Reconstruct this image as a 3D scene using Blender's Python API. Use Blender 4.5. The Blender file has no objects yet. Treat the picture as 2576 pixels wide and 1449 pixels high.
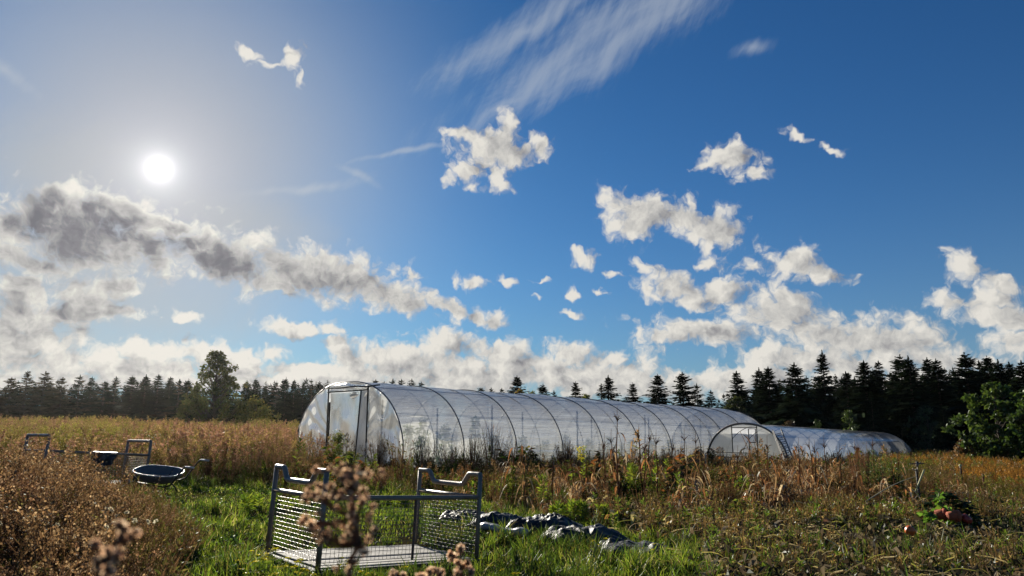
import bpy, math, random
import numpy as np
from mathutils import Vector, Matrix

random.seed(11)
rng = np.random.default_rng(11)
scene = bpy.context.scene
COL = scene.collection
PI = math.pi
U = rng.uniform

# ------------------------------------------------------------------ camera model
FPX, CX, CY, HZ = 1840.0, 1288.0, 724.5, 1075.0      # measured on the photograph (2576 px wide)
EYE = np.array([0.0, 0.0, 1.5])
PITCH = math.atan((HZ - CY) / FPX)
CP, SP = math.cos(PITCH), math.sin(PITCH)

def ray(px, py):
    r = (px - CX) / FPX
    u = (CY - py) / FPX
    return np.array([r, CP - u * SP, SP + u * CP])

def at(px, py, y):
    d = ray(px, py)
    return EYE + d * (y / d[1])

def project(P):
    P = np.atleast_2d(P)
    x, y, z = P[:, 0], P[:, 1], P[:, 2] - EYE[2]
    fd = np.maximum(y * CP + z * SP, 1e-3)
    return CX + FPX * x / fd, CY - FPX * (-y * SP + z * CP) / fd

def G(x, y):
    """height of the land: falls gently to the right and away, with soft bumps"""
    x = np.asarray(x, float); y = np.asarray(y, float)
    xs = 55 * np.tanh(x / 55); ys = 90 * np.tanh(y / 90)
    b = 0.035 * np.sin(x * 0.9 + 1.3 * np.sin(y * 0.5)) * np.sin(y * 0.8 + 0.7) + 0.02 * np.sin(x * 2.3 + y * 1.1)
    dip = 0.15 * np.exp(-((x + 1.6) ** 2 + (y - 9.6) ** 2) / 2.6)          # the near cage stands in a slight hollow
    return -0.025 * xs - 0.004 * ys + b - dip

def on_ground(px, y):
    x = 0.0
    for _ in range(6):
        z = float(G(x, y)) - EYE[2]
        x = (px - CX) / FPX * (y * CP + z * SP)
    return np.array([x, y, float(G(x, y))])

SUN_DIR = ray(400, 425); SUN_DIR = SUN_DIR / np.linalg.norm(SUN_DIR)
SUN_EL = math.asin(SUN_DIR[2]); SUN_AZ = math.atan2(SUN_DIR[0], SUN_DIR[1])

# ------------------------------------------------------------------ node helpers
class NT:
    def __init__(s, tree): s.t = tree
    def n(s, kind, **kw):
        o = s.t.nodes.new(kind)
        for k, v in kw.items():
            if k.startswith('i_'): o.inputs[k[2:].replace('_', ' ')].default_value = v
            else: setattr(o, k, v)
        return o
    def link(s, a, b): s.t.links.new(a, b)
    def put(s, sock, v):
        if isinstance(v, bpy.types.NodeSocket): s.link(v, sock)
        else: sock.default_value = v
    def math(s, op, a, b=None, c=None, clamp=False):
        o = s.n('ShaderNodeMath', operation=op, use_clamp=clamp)
        s.put(o.inputs[0], a)
        if b is not None: s.put(o.inputs[1], b)
        if c is not None: s.put(o.inputs[2], c)
        return o.outputs[0]
    def vec(s, op, a, b=None, scale=None):
        o = s.n('ShaderNodeVectorMath', operation=op)
        s.put(o.inputs[0], a)
        if b is not None: s.put(o.inputs[1], b)
        if scale is not None: s.put(o.inputs['Scale'], scale)
        return o.outputs['Value'] if op in ('DOT_PRODUCT', 'LENGTH', 'DISTANCE') else o.outputs['Vector']
    def xyz(s, x, y, z):
        o = s.n('ShaderNodeCombineXYZ')
        for i, v in enumerate((x, y, z)): s.put(o.inputs[i], v)
        return o.outputs[0]
    def sep(s, v):
        o = s.n('ShaderNodeSeparateXYZ'); s.link(v, o.inputs[0]); return o.outputs
    def noise(s, v, scale, detail=4, rough=0.5, lac=2.0, dist=0.0, dim='3D'):
        o = s.n('ShaderNodeTexNoise', noise_dimensions=dim)
        if v is not None: s.link(v, o.inputs['Vector'])
        for k, x in (('Scale', scale), ('Detail', detail), ('Roughness', rough), ('Lacunarity', lac), ('Distortion', dist)):
            o.inputs[k].default_value = x
        return o.outputs['Fac'], o.outputs['Color']
    def smooth(s, v, lo, hi, a=0.0, b=1.0):
        o = s.n('ShaderNodeMapRange', interpolation_type='SMOOTHSTEP')
        s.put(o.inputs[0], v)
        for i, x in ((1, lo), (2, hi), (3, a), (4, b)): s.put(o.inputs[i], x)
        return o.outputs[0]
    def mix(s, f, a, b, blend='MIX'):
        o = s.n('ShaderNodeMix', data_type='RGBA', blend_type=blend)
        s.put(o.inputs[0], f)
        for i, x in ((6, a), (7, b)):
            s.put(o.inputs[i], x if isinstance(x, bpy.types.NodeSocket) else (*x, 1.0))
        return o.outputs[2]
    def ramp(s, f, stops, interp='LINEAR'):
        o = s.n('ShaderNodeValToRGB'); s.put(o.inputs[0], f)
        cr = o.color_ramp; cr.interpolation = interp
        while len(cr.elements) < len(stops): cr.elements.new(0.5)
        for e, (p, c) in zip(cr.elements, stops): e.position = p; e.color = (*c, 1.0)
        return o.outputs[0]

def new_mat(name):
    m = bpy.data.materials.new(name); m.use_nodes = True
    m.node_tree.nodes.clear()
    N = NT(m.node_tree)
    return m, N, N.n('ShaderNodeOutputMaterial')

def principled(name, col, rough=0.6, metal=0.0, var=0.25, nscale=8.0, bump=0.15, bscale=30.0, stain=None, stain_amt=0.4, spec=0.5):
    m, N, out = new_mat(name)
    tc = N.n('ShaderNodeTexCoord')
    f, _ = N.noise(tc.outputs['Object'], nscale, 6, 0.6)
    c = N.mix(f, tuple(x * (1 - var) for x in col), tuple(min(1, x * (1 + var)) for x in col))
    if stain:
        f2, _ = N.noise(tc.outputs['Object'], nscale * 0.45, 5, 0.65)
        c = N.mix(N.smooth(f2, 0.52, 0.68, 0.0, stain_amt), c, stain)
    p = N.n('ShaderNodeBsdfPrincipled')
    N.link(c, p.inputs['Base Color'])
    p.inputs['Metallic'].default_value = metal
    p.inputs['Specular IOR Level'].default_value = spec
    N.link(N.smooth(f, 0.2, 0.8, max(0.05, rough - 0.12), min(1, rough + 0.12)), p.inputs['Roughness'])
    if bump:
        fb, _ = N.noise(tc.outputs['Object'], bscale, 5, 0.6)
        b = N.n('ShaderNodeBump'); b.inputs['Strength'].default_value = bump; b.inputs['Distance'].default_value = 0.02
        N.link(fb, b.inputs['Height']); N.link(b.outputs[0], p.inputs['Normal'])
    N.link(p.outputs[0], out.inputs[0])
    return m

def foliage(name, transl=0.42, gloss=0.05, grough=0.35, tboost=(1.25, 1.3, 0.75), var=0.35, nscale=3.0):
    """leaf material: own colour of every leaf comes from the mesh attribute 'col' (species, withering), plus noise"""
    m, N, out = new_mat(name)
    a = N.n('ShaderNodeAttribute', attribute_name='col')
    tc = N.n('ShaderNodeTexCoord')
    f, _ = N.noise(tc.outputs['Object'], nscale, 3, 0.6)
    k = N.smooth(f, 0.25, 0.75, 1 - var, 1 + var)
    c = N.vec('SCALE', a.outputs['Color'], scale=k)
    d = N.n('ShaderNodeBsdfDiffuse'); N.link(c, d.inputs[0])
    t = N.n('ShaderNodeBsdfTranslucent'); N.link(N.vec('MULTIPLY', c, tboost), t.inputs[0])
    mx = N.n('ShaderNodeMixShader'); mx.inputs[0].default_value = transl
    N.link(d.outputs[0], mx.inputs[1]); N.link(t.outputs[0], mx.inputs[2])
    g = N.n('ShaderNodeBsdfGlossy'); g.inputs['Roughness'].default_value = grough
    g.inputs[0].default_value = (0.9, 0.95, 0.9, 1)
    m2 = N.n('ShaderNodeMixShader'); m2.inputs[0].default_value = gloss
    N.link(mx.outputs[0], m2.inputs[1]); N.link(g.outputs[0], m2.inputs[2])
    N.link(m2.outputs[0], out.inputs[0])
    return m

# ------------------------------------------------------------------ mesh helpers
class Geo:
    def __init__(s): s.v = []; s.c = []; s.q = []; s.t = []; s.n = 0
    def add(s, v, f, col=(0.5, 0.5, 0.5)):
        v = np.asarray(v, float).reshape(-1, 3)
        f = np.asarray(f, np.int64)
        if f.size:
            (s.q if f.shape[1] == 4 else s.t).append(f + s.n)
        c = np.asarray(col, float)
        if c.ndim == 1: c = np.broadcast_to(c, (len(v), 3))
        s.v.append(v); s.c.append(c); s.n += len(v)
        return s
    def arrays(s):
        V = np.concatenate(s.v) if s.v else np.zeros((0, 3))
        C = np.concatenate(s.c) if s.c else np.zeros((0, 3))
        Q = np.concatenate(s.q) if s.q else np.zeros((0, 4), np.int64)
        T = np.concatenate(s.t) if s.t else np.zeros((0, 3), np.int64)
        return V, C, Q, T
    def merge(s, other, M=None, t=(0, 0, 0)):
        V, C, Q, T = other.arrays()
        if M is not None: V = V @ np.asarray(M).T
        V = V + np.asarray(t)
        n0 = s.n
        s.v.append(V); s.c.append(C); s.n += len(V)
        if len(Q): s.q.append(Q + n0)
        if len(T): s.t.append(T + n0)
        return s
    def mesh(s, name, mat, smooth=False):
        V, C, Q, T = s.arrays()
        me = bpy.data.meshes.new(name)
        me.vertices.add(len(V)); me.vertices.foreach_set('co', V.astype(np.float32).ravel())
        nl = Q.size + T.size
        me.loops.add(nl); me.loops.foreach_set('vertex_index', np.concatenate([Q.ravel(), T.ravel()]).astype(np.int32))
        npol = len(Q) + len(T)
        me.polygons.add(npol)
        st = np.concatenate([np.arange(len(Q)) * 4, Q.size + np.arange(len(T)) * 3]).astype(np.int32)
        me.polygons.foreach_set('loop_start', st)
        me.polygons.foreach_set('use_smooth', np.full(npol, smooth))
        at_ = me.attributes.new('col', 'FLOAT_COLOR', 'POINT')
        at_.data.foreach_set('color', np.concatenate([C, np.ones((len(C), 1))], 1).astype(np.float32).ravel())
        me.update(calc_edges=True)
        if mat: me.materials.append(mat)
        return me
    def build(s, name, mat, parent=None, smooth=False, loc=None):
        o = bpy.data.objects.new(name, s.mesh(name, mat, smooth)); COL.objects.link(o)
        if parent: o.parent = parent
        if loc is not None: o.location = loc
        return o

def thing(name, label, cat, loc=(0, 0, 0), group=None):
    o = bpy.data.objects.new(name, None); COL.objects.link(o); o.location = loc
    o.empty_display_size = 0.2
    return tag(o, label, cat, group)
def tag(o, label, cat, group=None):
    o['label'] = label; o['category'] = cat
    if group: o['group'] = group
    return o
def kind(o, k, label=None, cat=None):
    o['kind'] = k
    if label: o['label'] = label
    if cat: o['category'] = cat
    return o
def copy_thing(root, loc, rz=0.0, sc=1.0, label=None, group=None):
    r = root.copy(); COL.objects.link(r); r.location = loc; r.rotation_euler = (0, 0, rz)
    r.scale = (sc, sc, sc) if np.isscalar(sc) else sc
    if label: r['label'] = label
    if group: r['group'] = group
    for ch in list(root.children):
        c = ch.copy(); COL.objects.link(c); c.parent = r
        for g in list(ch.children):
            d = g.copy(); COL.objects.link(d); d.parent = c
    return r

def norm(v): return v / np.maximum(np.linalg.norm(v, axis=-1, keepdims=True), 1e-9)

def box(g, c, size, col=(0.5,) * 3, R=None, bev=0.0):
    """box centred at c; with bev the edges are cut by small chamfers"""
    hx, hy, hz = np.asarray(size, float) / 2
    if bev <= 0:
        v = np.array([[x, y, z] for z in (-hz, hz) for y in (-hy, hy) for x in (-hx, hx)])
        f = [[0, 2, 3, 1], [4, 5, 7, 6], [0, 1, 5, 4], [2, 6, 7, 3], [0, 4, 6, 2], [1, 3, 7, 5]]
        t = None
    else:
        b = min(bev, hx * .9, hy * .9, hz * .9)
        v = []; idx = {}
        for sx in (-1, 1):
            for sy in (-1, 1):
                for sz in (-1, 1):
                    for a in range(3):
                        h = [hx, hy, hz]; q = [h[0] - b, h[1] - b, h[2] - b]; q[a] = h[a]
                        idx[(sx, sy, sz, a)] = len(v); v.append([sx * q[0], sy * q[1], sz * q[2]])
        f = []; t = []
        I = lambda s, a: idx[(s[0], s[1], s[2], a)]
        for a in range(3):
            o1, o2 = (a + 1) % 3, (a + 2) % 3
            for sg in (-1, 1):
                cs = []
                for p, q in ((-1, -1), (1, -1), (1, 1), (-1, 1)):
                    s_ = [0, 0, 0]; s_[a] = sg; s_[o1] = p; s_[o2] = q; cs.append(I(s_, a))
                f.append(cs if sg > 0 else cs[::-1])
            for p in (-1, 1):
                for q in (-1, 1):
                    s0 = [0, 0, 0]; s1 = [0, 0, 0]
                    s0[a] = -1; s1[a] = 1; s0[o1] = s1[o1] = p; s0[o2] = s1[o2] = q
                    f.append([I(s0, o1), I(s1, o1), I(s1, o2), I(s0, o2)])
        for sx in (-1, 1):
            for sy in (-1, 1):
                for sz in (-1, 1):
                    t.append([idx[(sx, sy, sz, a)] for a in range(3)])
        v = np.array(v)
    if R is not None: v = v @ np.asarray(R).T
    n0 = g.n
    g.add(v + np.asarray(c), f, col)
    if t: g.t.append(np.asarray(t) + n0)
    return g

def tube(g, path, r, sides=8, col=(0.5,) * 3, cap=True):
    P = np.asarray(path, float); k = len(P)
    r = np.broadcast_to(np.asarray(r, float), (k,))
    T = np.gradient(P, axis=0); T = norm(T)
    ref = np.array([0, 0, 1.0]) if abs(T[0][2]) < 0.9 else np.array([1.0, 0, 0])
    rings = []
    n = np.cross(T[0], ref); n /= np.linalg.norm(n)
    for i in range(k):
        n = n - T[i] * (n @ T[i]); n /= max(np.linalg.norm(n), 1e-9)
        b = np.cross(T[i], n)
        a = np.linspace(0, 2 * PI, sides, endpoint=False)
        rings.append(P[i] + r[i] * (np.cos(a)[:, None] * n + np.sin(a)[:, None] * b))
    v = np.concatenate(rings)
    f = []
    for i in range(k - 1):
        for j in range(sides):
            j2 = (j + 1) % sides
            f.append([i * sides + j, i * sides + j2, (i + 1) * sides + j2, (i + 1) * sides + j])
    c = np.asarray(col, float)
    n0 = g.n
    if cap:
        v = np.concatenate([v, P[:1], P[-1:]])
        if c.ndim == 2: c = np.concatenate([np.repeat(c, sides, 0), c[:1], c[-1:]])
        g.add(v, f, c)
        t = []
        for j in range(sides):
            j2 = (j + 1) % sides
            t.append([k * sides, j2, j]); t.append([k * sides + 1, (k - 1) * sides + j, (k - 1) * sides + j2])
        g.t.append(np.asarray(t) + n0)
    else:
        if c.ndim == 2: c = np.repeat(c, sides, 0)
        g.add(v, f, c)
    return g

def lathe(g, prof, c=(0, 0, 0), sides=16, col=(0.5,) * 3, squash=None):
    prof = np.asarray(prof, float); k = len(prof)
    a = np.linspace(0, 2 * PI, sides, endpoint=False)
    v = np.stack([np.outer(prof[:, 0], np.cos(a)), np.outer(prof[:, 0], np.sin(a)), np.repeat(prof[:, 1:2], sides, 1)], -1).reshape(-1, 3)
    if squash is not None: v = v * np.asarray(squash)
    f = [[i * sides + j, i * sides + (j + 1) % sides, (i + 1) * sides + (j + 1) % sides, (i + 1) * sides + j] for i in range(k - 1) for j in range(sides)]
    return g.add(v + np.asarray(c), f, col)

def ribbons(g, P, W, S, col):
    """P (n,k,3) centre lines, W (n,k) half widths, S (n,3) or (n,k,3) side vectors, col (n,3) or (n,k,3)"""
    n, k, _ = P.shape
    if S.ndim == 2: S = S[:, None, :]
    L = P - S * W[..., None]; R = P + S * W[..., None]
    v = np.stack([L, R], 2).reshape(-1, 3)
    base = (np.arange(n) * 2 * k)[:, None] + (np.arange(k - 1) * 2)[None, :]
    f = np.stack([base, base + 1, base + 3, base + 2], -1).reshape(-1, 4)
    col = np.asarray(col, float)
    if col.ndim == 1: col = np.broadcast_to(col, (n, 3))
    if col.ndim == 2: col = np.repeat(col[:, None, :], k, 1)
    g.add(v, f, np.repeat(col, 2, 1).reshape(-1, 3))

def kites(g, B, D, S, col, mid=0.45, fold=None):
    """leaf-like quads: base B, direction*length D, side*halfwidth S"""
    n = len(B)
    m = B + D * mid
    if fold is not None: m = m + fold
    v = np.stack([B, m + S, B + D, m - S], 1).reshape(-1, 3)
    f = (np.arange(n) * 4)[:, None] + np.arange(4)[None, :]
    col = np.asarray(col, float)
    if col.ndim == 1: col = np.broadcast_to(col, (n, 3))
    g.add(v, f, np.repeat(col, 4, 0))

def rdir(n, up=0.0):
    v = rng.normal(size=(n, 3)); v = norm(v); v[:, 2] += up
    return norm(v)
def sidevec(D):
    r = rdir(len(D)); return norm(np.cross(D, r))
def hdir(a): return np.stack([np.cos(a), np.sin(a), np.zeros_like(a)], -1)
def pick(cols, n, jit=0.18):
    c = np.asarray(cols, float)[rng.integers(0, len(cols), n)]
    return np.clip(c * (1 + U(-jit, jit, (n, 1))), 0, 1)

def scatter(g, protos, P, sc, mul=None, lean=0.12):
    """lay copies of small plants (stuff that nobody could count) into one mesh"""
    P = np.asarray(P); n = len(P)
    which = rng.integers(0, len(protos), n)
    for i, pr in enumerate(protos):
        I = np.where(which == i)[0]
        if not len(I): continue
        V, C, Q, T = pr.arrays()
        m = len(I); a = U(0, 2 * PI, m); ca, sa = np.cos(a), np.sin(a)
        s = np.broadcast_to(sc, (n,))[I]
        X = (V[None, :, 0] * ca[:, None] - V[None, :, 1] * sa[:, None]) * s[:, None]
        Y = (V[None, :, 0] * sa[:, None] + V[None, :, 1] * ca[:, None]) * s[:, None]
        Z = V[None, :, 2] * s[:, None]
        lx, ly = rng.normal(0, lean, m), rng.normal(0, lean, m)
        W = np.stack([X + Z * lx[:, None], Y + Z * ly[:, None], Z], -1) + P[I][:, None, :]
        cc = np.repeat(C[None], m, 0)
        if mul is not None: cc = np.clip(cc * mul[I][:, None, :], 0, 1)
        off = (np.arange(m) * len(V))[:, None, None] + g.n
        if len(Q): g.q.append((Q[None] + off).reshape(-1, 4))
        if len(T): g.t.append((T[None] + off).reshape(-1, 3))
        g.v.append(W.reshape(-1, 3)); g.c.append(cc.reshape(-1, 3)); g.n += m * len(V)
# ------------------------------------------------------------------ camera, sun, sky
cam = bpy.data.cameras.new('camera'); cam_o = bpy.data.objects.new('camera', cam); COL.objects.link(cam_o)
cam_o.location = EYE; cam_o.rotation_euler = (PI / 2 + PITCH, 0, 0)
cam.sensor_width = 36; cam.lens = 36 * FPX / 2576
cam.clip_start = 0.05; cam.clip_end = 6000
cam.dof.use_dof = True; cam.dof.focus_distance = 12.5; cam.dof.aperture_fstop = 9.0
scene.camera = cam_o
scene.view_settings.view_transform = 'Standard'; scene.view_settings.look = 'None'
scene.view_settings.exposure = 0.8; scene.view_settings.gamma = 1.0
scene.cycles.use_denoising = True
scene.cycles.max_bounces = 7; scene.cycles.diffuse_bounces = 3; scene.cycles.glossy_bounces = 2
scene.cycles.transmission_bounces = 6; scene.cycles.transparent_max_bounces = 12
scene.cycles.caustics_reflective = False; scene.cycles.caustics_refractive = False
scene.cycles.sample_clamp_indirect = 6.0

sun = bpy.data.lights.new('sun', 'SUN'); sun_o = bpy.data.objects.new('sun', sun); COL.objects.link(sun_o)
sun.energy = 5.0; sun.angle = math.radians(0.53); sun.color = (1.0, 0.93, 0.80)
sun_o.rotation_euler = Vector(SUN_DIR).to_track_quat('Z', 'Y').to_euler(); sun_o.location = (0, 0, 60)

world = bpy.data.worlds.new('World'); scene.world = world; world.use_nodes = True
world.node_tree.nodes.clear(); world.cycles.sampling_method = 'NONE'
W = NT(world.node_tree)

def ae(px, py):
    d = ray(px, py); d = d / np.linalg.norm(d)
    return np.array([math.atan2(d[0], d[1]), math.asin(d[2])])

def ell(px, py, rx, ry, deg=0.0):
    """an ellipse of sky (centre and radii measured on the photo) as two affine rows over azimuth / elevation"""
    c = ae(px, py); J = np.stack([(ae(px + 2, py) - ae(px - 2, py)) / 4, (ae(px, py + 2) - ae(px, py - 2)) / 4], 1)
    a = math.radians(deg)
    Rm = np.array([[math.cos(a), -math.sin(a)], [math.sin(a), math.cos(a)]])
    Mi = np.linalg.inv(J @ Rm @ np.diag([rx, ry]))
    o = -Mi @ c
    return (Mi[0, 0], Mi[0, 1], o[0]), (Mi[1, 0], Mi[1, 1], o[1])

CUMULUS = [
 # big cloud under the sun
 (215,595,225,105,10),(150,525,85,62,0),(320,550,105,75,20),(40,560,80,55,0),(120,560,120,80,0),(385,640,80,60,35),(70,655,150,45,10),(250,520,110,40,0),
 # long band towards the middle
 (440,575,100,40,15),(490,620,130,75,10),(590,655,150,76,12),(715,680,150,72,12),(790,652,80,40,8),(860,708,150,68,12),(985,745,125,50,12),(1045,695,24,38,-20),(900,690,70,40,20),
 (690,720,90,28,14),
 # small ones after the band
 (1135,775,52,26,20),(1190,790,50,20,20),(1250,810,50,22,25),(1140,712,16,20,0),(1195,712,34,16,-12),(1275,707,26,8,35),(1345,707,24,7,-15),(1430,735,24,15,35),(1338,744,14,7,25),(1515,733,16,8,15),(1425,790,30,8,15),
 # lower left
 (190,735,90,50,15),(50,735,90,48,0),(240,780,150,30,8),(90,790,130,26,0),(20,830,60,46,0),(115,850,65,32,28),(468,800,46,15,0),(455,795,16,14,0),
 (730,825,105,20,6),(830,835,36,15,0),
 (190,905,110,36,0),(345,890,80,42,0),(50,905,130,26,0),(475,855,24,20,0),(520,862,22,15,0),(420,925,150,28,0),(690,895,34,26,0),(620,925,150,26,0),(855,872,60,34,0),(880,910,110,34,0),(800,935,200,30,0),
 (150,960,420,32,0),(700,965,420,30,0),
 (300,930,420,62,0),(1000,905,200,44,0),(1330,915,330,46,0),(1130,955,700,44,0),(480,880,120,34,0),(90,800,200,60,0),(280,720,90,30,0),(1850,960,420,30,0),(760,955,420,42,0),(1200,962,380,40,0),(1620,980,340,26,0),(80,870,170,46,0),(600,905,120,36,0),(2200,955,420,40,0),(1900,950,200,30,0),
 # ragged star in the middle
 (1240,380,80,56,0),(1185,345,66,22,10),(1270,315,26,36,-15),(1355,365,28,30,0),(1310,380,50,24,-15),(1180,435,60,26,-10),(1135,455,26,22,0),(1258,435,26,44,-25),(1197,472,24,14,0),
 # middle low bank
 (1135,865,105,34,6),(1270,890,130,34,6),(1200,925,200,36,0),(1020,940,150,32,0),(1430,880,80,30,12),(1520,905,60,22,0),(1420,940,260,28,0),(1600,965,320,24,0),
 # right side
 (1850,405,66,44,18),(1785,410,44,14,-25),(1890,440,40,22,0),(2012,345,26,10,8),(2092,378,28,9,15),
 (1600,548,90,56,5),(1537,520,42,44,0),(1690,548,70,36,0),(1795,570,74,54,0),(1735,508,22,22,-20),
 (1462,640,40,22,12),(1628,668,34,14,8),(1555,685,30,10,12),(1785,658,42,28,0),(1892,675,32,20,0),(2000,655,74,52,15),(2080,680,70,26,15),
 (1700,720,84,36,15),(1640,735,40,28,20),(1835,735,80,34,-6),(1760,765,60,30,20),
 (1960,790,120,62,0),(1780,840,190,38,6),(2080,840,170,64,10),(1680,852,110,24,4),(2240,860,170,62,12),(2330,905,150,52,18),(2020,905,230,36,0),(1985,745,50,28,0),(2150,905,220,42,0),
 (2425,690,62,44,20),(2500,715,70,30,22),(2385,770,70,32,4),(2480,755,50,36,0),(2530,805,120,34,4),(2560,860,120,42,0),(2490,905,60,20,10),(2440,950,260,26,0),
 # small high wisp
 (635,132,42,13,22),(690,152,40,9,-8),(742,140,28,26,-30),(758,178,9,28,12),
]
CIRRUS = [(1560,95,420,62,-31),(1380,170,240,62,-38),(1280,255,130,26,-40),(780,465,150,14,-10),(905,430,60,10,25),(1010,375,120,7,-10),(1320,60,260,40,-36),(1600,30,330,80,-27),(1890,130,50,18,-20),(25,165,95,20,42)]
VEIL = [(150,700,420,110,4),(120,860,520,110,0),(250,760,560,130,6),(600,560,330,90,14),(120,420,330,150,0)]

def field(N, p3, items, k=0.22):
    acc = None
    for it in items:
        a, b = ell(*it)
        u = N.vec('DOT_PRODUCT', p3, a); v = N.vec('DOT_PRODUCT', p3, b)
        d = N.math('SQRT', N.math('MULTIPLY_ADD', v, v, N.math('MULTIPLY', u, u)))
        m_ = max(it[2], it[3])
        if m_ < 60: d = N.math('MULTIPLY_ADD', d, 0.40 + 0.60 * m_ / 60, 0.60 - 0.60 * m_ / 60)      # small scraps are thin
        if acc is None: acc = d
        else:
            o = N.n('ShaderNodeMath', operation='SMOOTH_MIN'); N.link(acc, o.inputs[0]); N.link(d, o.inputs[1]); o.inputs[2].default_value = k
            acc = o.outputs[0]
    return N.math('SUBTRACT', 1.0, acc)

# density of the cumulus layer at a direction (x = azimuth, y = elevation); the sky is cut into patches so that
# every direction only weighs the clouds near it
def density_group(items, name):
    gt = bpy.data.node_groups.new(name, 'ShaderNodeTree')
    gt.interface.new_socket('P', in_out='INPUT', socket_type='NodeSocketVector')
    gt.interface.new_socket('D', in_out='OUTPUT', socket_type='NodeSocketFloat')
    gt.interface.new_socket('M', in_out='OUTPUT', socket_type='NodeSocketFloat')
    D_ = NT(gt); gi = D_.n('NodeGroupInput'); go = D_.n('NodeGroupOutput')
    p = gi.outputs[0]
    _, w1 = D_.noise(p, 9.0, 2, 0.55, dim='2D')
    _, w2 = D_.noise(p, 42.0, 2, 0.6, dim='2D')
    q = D_.vec('ADD', p, D_.vec('SCALE', D_.vec('SUBTRACT', w1, (0.5, 0.5, 0.5)), scale=0.030))
    q = D_.vec('ADD', q, D_.vec('SCALE', D_.vec('SUBTRACT', w2, (0.5, 0.5, 0.5)), scale=0.020))
    qs = D_.sep(q)
    p3 = D_.xyz(qs[0], qs[1], 1.0)
    macro = field(D_, p3, items)
    f1, _ = D_.noise(q, 26.0, 7, 0.62, dim='2D')
    vo = D_.n('ShaderNodeTexVoronoi', feature='F1', voronoi_dimensions='2D'); D_.link(q, vo.inputs['Vector'])
    vo.inputs['Scale'].default_value = 34.0; vo.inputs['Detail'].default_value = 3.0; vo.inputs['Roughness'].default_value = 0.6
    puff = D_.math('SUBTRACT', 0.62, vo.outputs['Distance'])
    det = D_.math('ADD', D_.math('MULTIPLY', D_.math('SUBTRACT', f1, 0.5), 1.75), D_.math('MULTIPLY', puff, 0.62))
    D_.link(D_.math('ADD', D_.math('ADD', macro, 0.32), det), go.inputs[0])
    D_.link(macro, go.inputs[1])
    return gt

tc = W.n('ShaderNodeTexCoord'); dirv = W.vec('NORMALIZE', tc.outputs['Generated'])
ds = W.sep(dirv)
az = W.math('ARCTAN2', ds[0], ds[1]); el = W.math('ARCSINE', ds[2])
P2 = W.xyz(az, el, 0.0)
cosg = W.vec('DOT_PRODUCT', dirv, tuple(SUN_DIR))            # cosine of the angle to the sun
ang = W.math('ARCCOSINE', W.math('MINIMUM', cosg, 0.999999))

sky = W.n('ShaderNodeTexSky', sky_type='NISHITA', sun_disc=False, sun_elevation=SUN_EL, sun_rotation=SUN_AZ)
sky.air_density = 1.0; sky.dust_density = 0.35; sky.ozone_density = 2.5; sky.altitude = 50
blue = W.vec('MULTIPLY', sky.outputs[0], (0.165, 0.45, 0.74))
# aureole: bright air round the sun, and the sun itself
def lobe(width, amp, col, pw):
    e = W.math('EXPONENT', W.math('MULTIPLY', W.math('POWER', W.math('DIVIDE', ang, width), pw), -1.0))
    return W.vec('SCALE', col, scale=W.math('MULTIPLY', e, amp))
near = W.math('EXPONENT', W.math('MULTIPLY', W.math('POWER', W.math('DIVIDE', ang, 0.19), 2.4), -1.0))
air = W.math('MULTIPLY', W.math('EXPONENT', W.math('MULTIPLY', W.math('POWER', W.math('DIVIDE', ang, 0.255), 2.4), -1.0)), 0.97)
glow = W.vec('ADD', lobe(0.050, 4.0, (1.0, 0.95, 0.93), 1.0), lobe(0.0020, 120.0, (1.0, 0.97, 0.93), 0.62))

# thin veil and cirrus
_, cw = W.noise(P2, 6.0, 2, 0.6, dim='2D')
qc = W.vec('ADD', P2, W.vec('SCALE', W.vec('SUBTRACT', cw, (0.5, 0.5, 0.5)), scale=0.05))
qcs = W.sep(qc); pc3 = W.xyz(qcs[0], qcs[1], 1.0)
cir = field(W, pc3, CIRRUS)
ca, sa = math.cos(math.radians(33)), math.sin(math.radians(33))
st = W.xyz(W.vec('DOT_PRODUCT', qc, (ca * 5, sa * 5, 0)), W.vec('DOT_PRODUCT', qc, (-sa * 22, ca * 22, 0)), 0.0)
sf1, _ = W.noise(st, 1.7, 7, 0.68, dim='2D')
st2 = W.xyz(W.vec('DOT_PRODUCT', P2, (3.0, 6.0, 0)), W.vec('DOT_PRODUCT', P2, (-34.0, 20.0, 0)), 0.0)
sf2, _ = W.noise(st2, 1.5, 6, 0.65, dim='2D')
sf = W.math('MULTIPLY_ADD', sf2, 0.5, W.math('MULTIPLY', sf1, 0.5))
ca_ = W.math('MULTIPLY', W.smooth(W.math('ADD', cir, W.math('MULTIPLY', W.math('SUBTRACT', sf, 0.50), 2.6)), -0.5, 1.25), 0.50)
ve = W.smooth(W.math('ADD', field(W, pc3, VEIL), W.math('MULTIPLY', W.math('SUBTRACT', sf, 0.5), 0.9)), -0.2, 1.0, 0.0, 0.45)
low = W.math('MULTIPLY', W.math('EXPONENT', W.math('MULTIPLY', W.math('MAXIMUM', el, 0.0), -9.0)), 0.75)
blue = W.mix(low, blue, (3.2, 4.3, 5.2))
base = W.mix(air, blue, (4.0, 4.15, 4.6))
base = W.mix(ca_, base, (5.0, 5.5, 6.0))
base = W.mix(ve, base, (4.6, 4.7, 4.6))
base = W.vec('ADD', base, glow)
toS = W.vec('SCALE', W.vec('NORMALIZE', W.vec('SUBTRACT', (SUN_AZ, SUN_EL, 0.0), P2)), scale=0.022)
P2s = W.vec('ADD', P2, toS)
CBRIGHT = W.math('ADD', 7.4, W.math('MULTIPLY', near, 1.0))
CDARK = W.math('MULTIPLY', W.math('ADD', 0.28, W.math('MULTIPLY', near, 0.60)), W.smooth(el, 0.04, 0.15, 0.40, 1.0))      # the far bank is paler: more air in front

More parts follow.
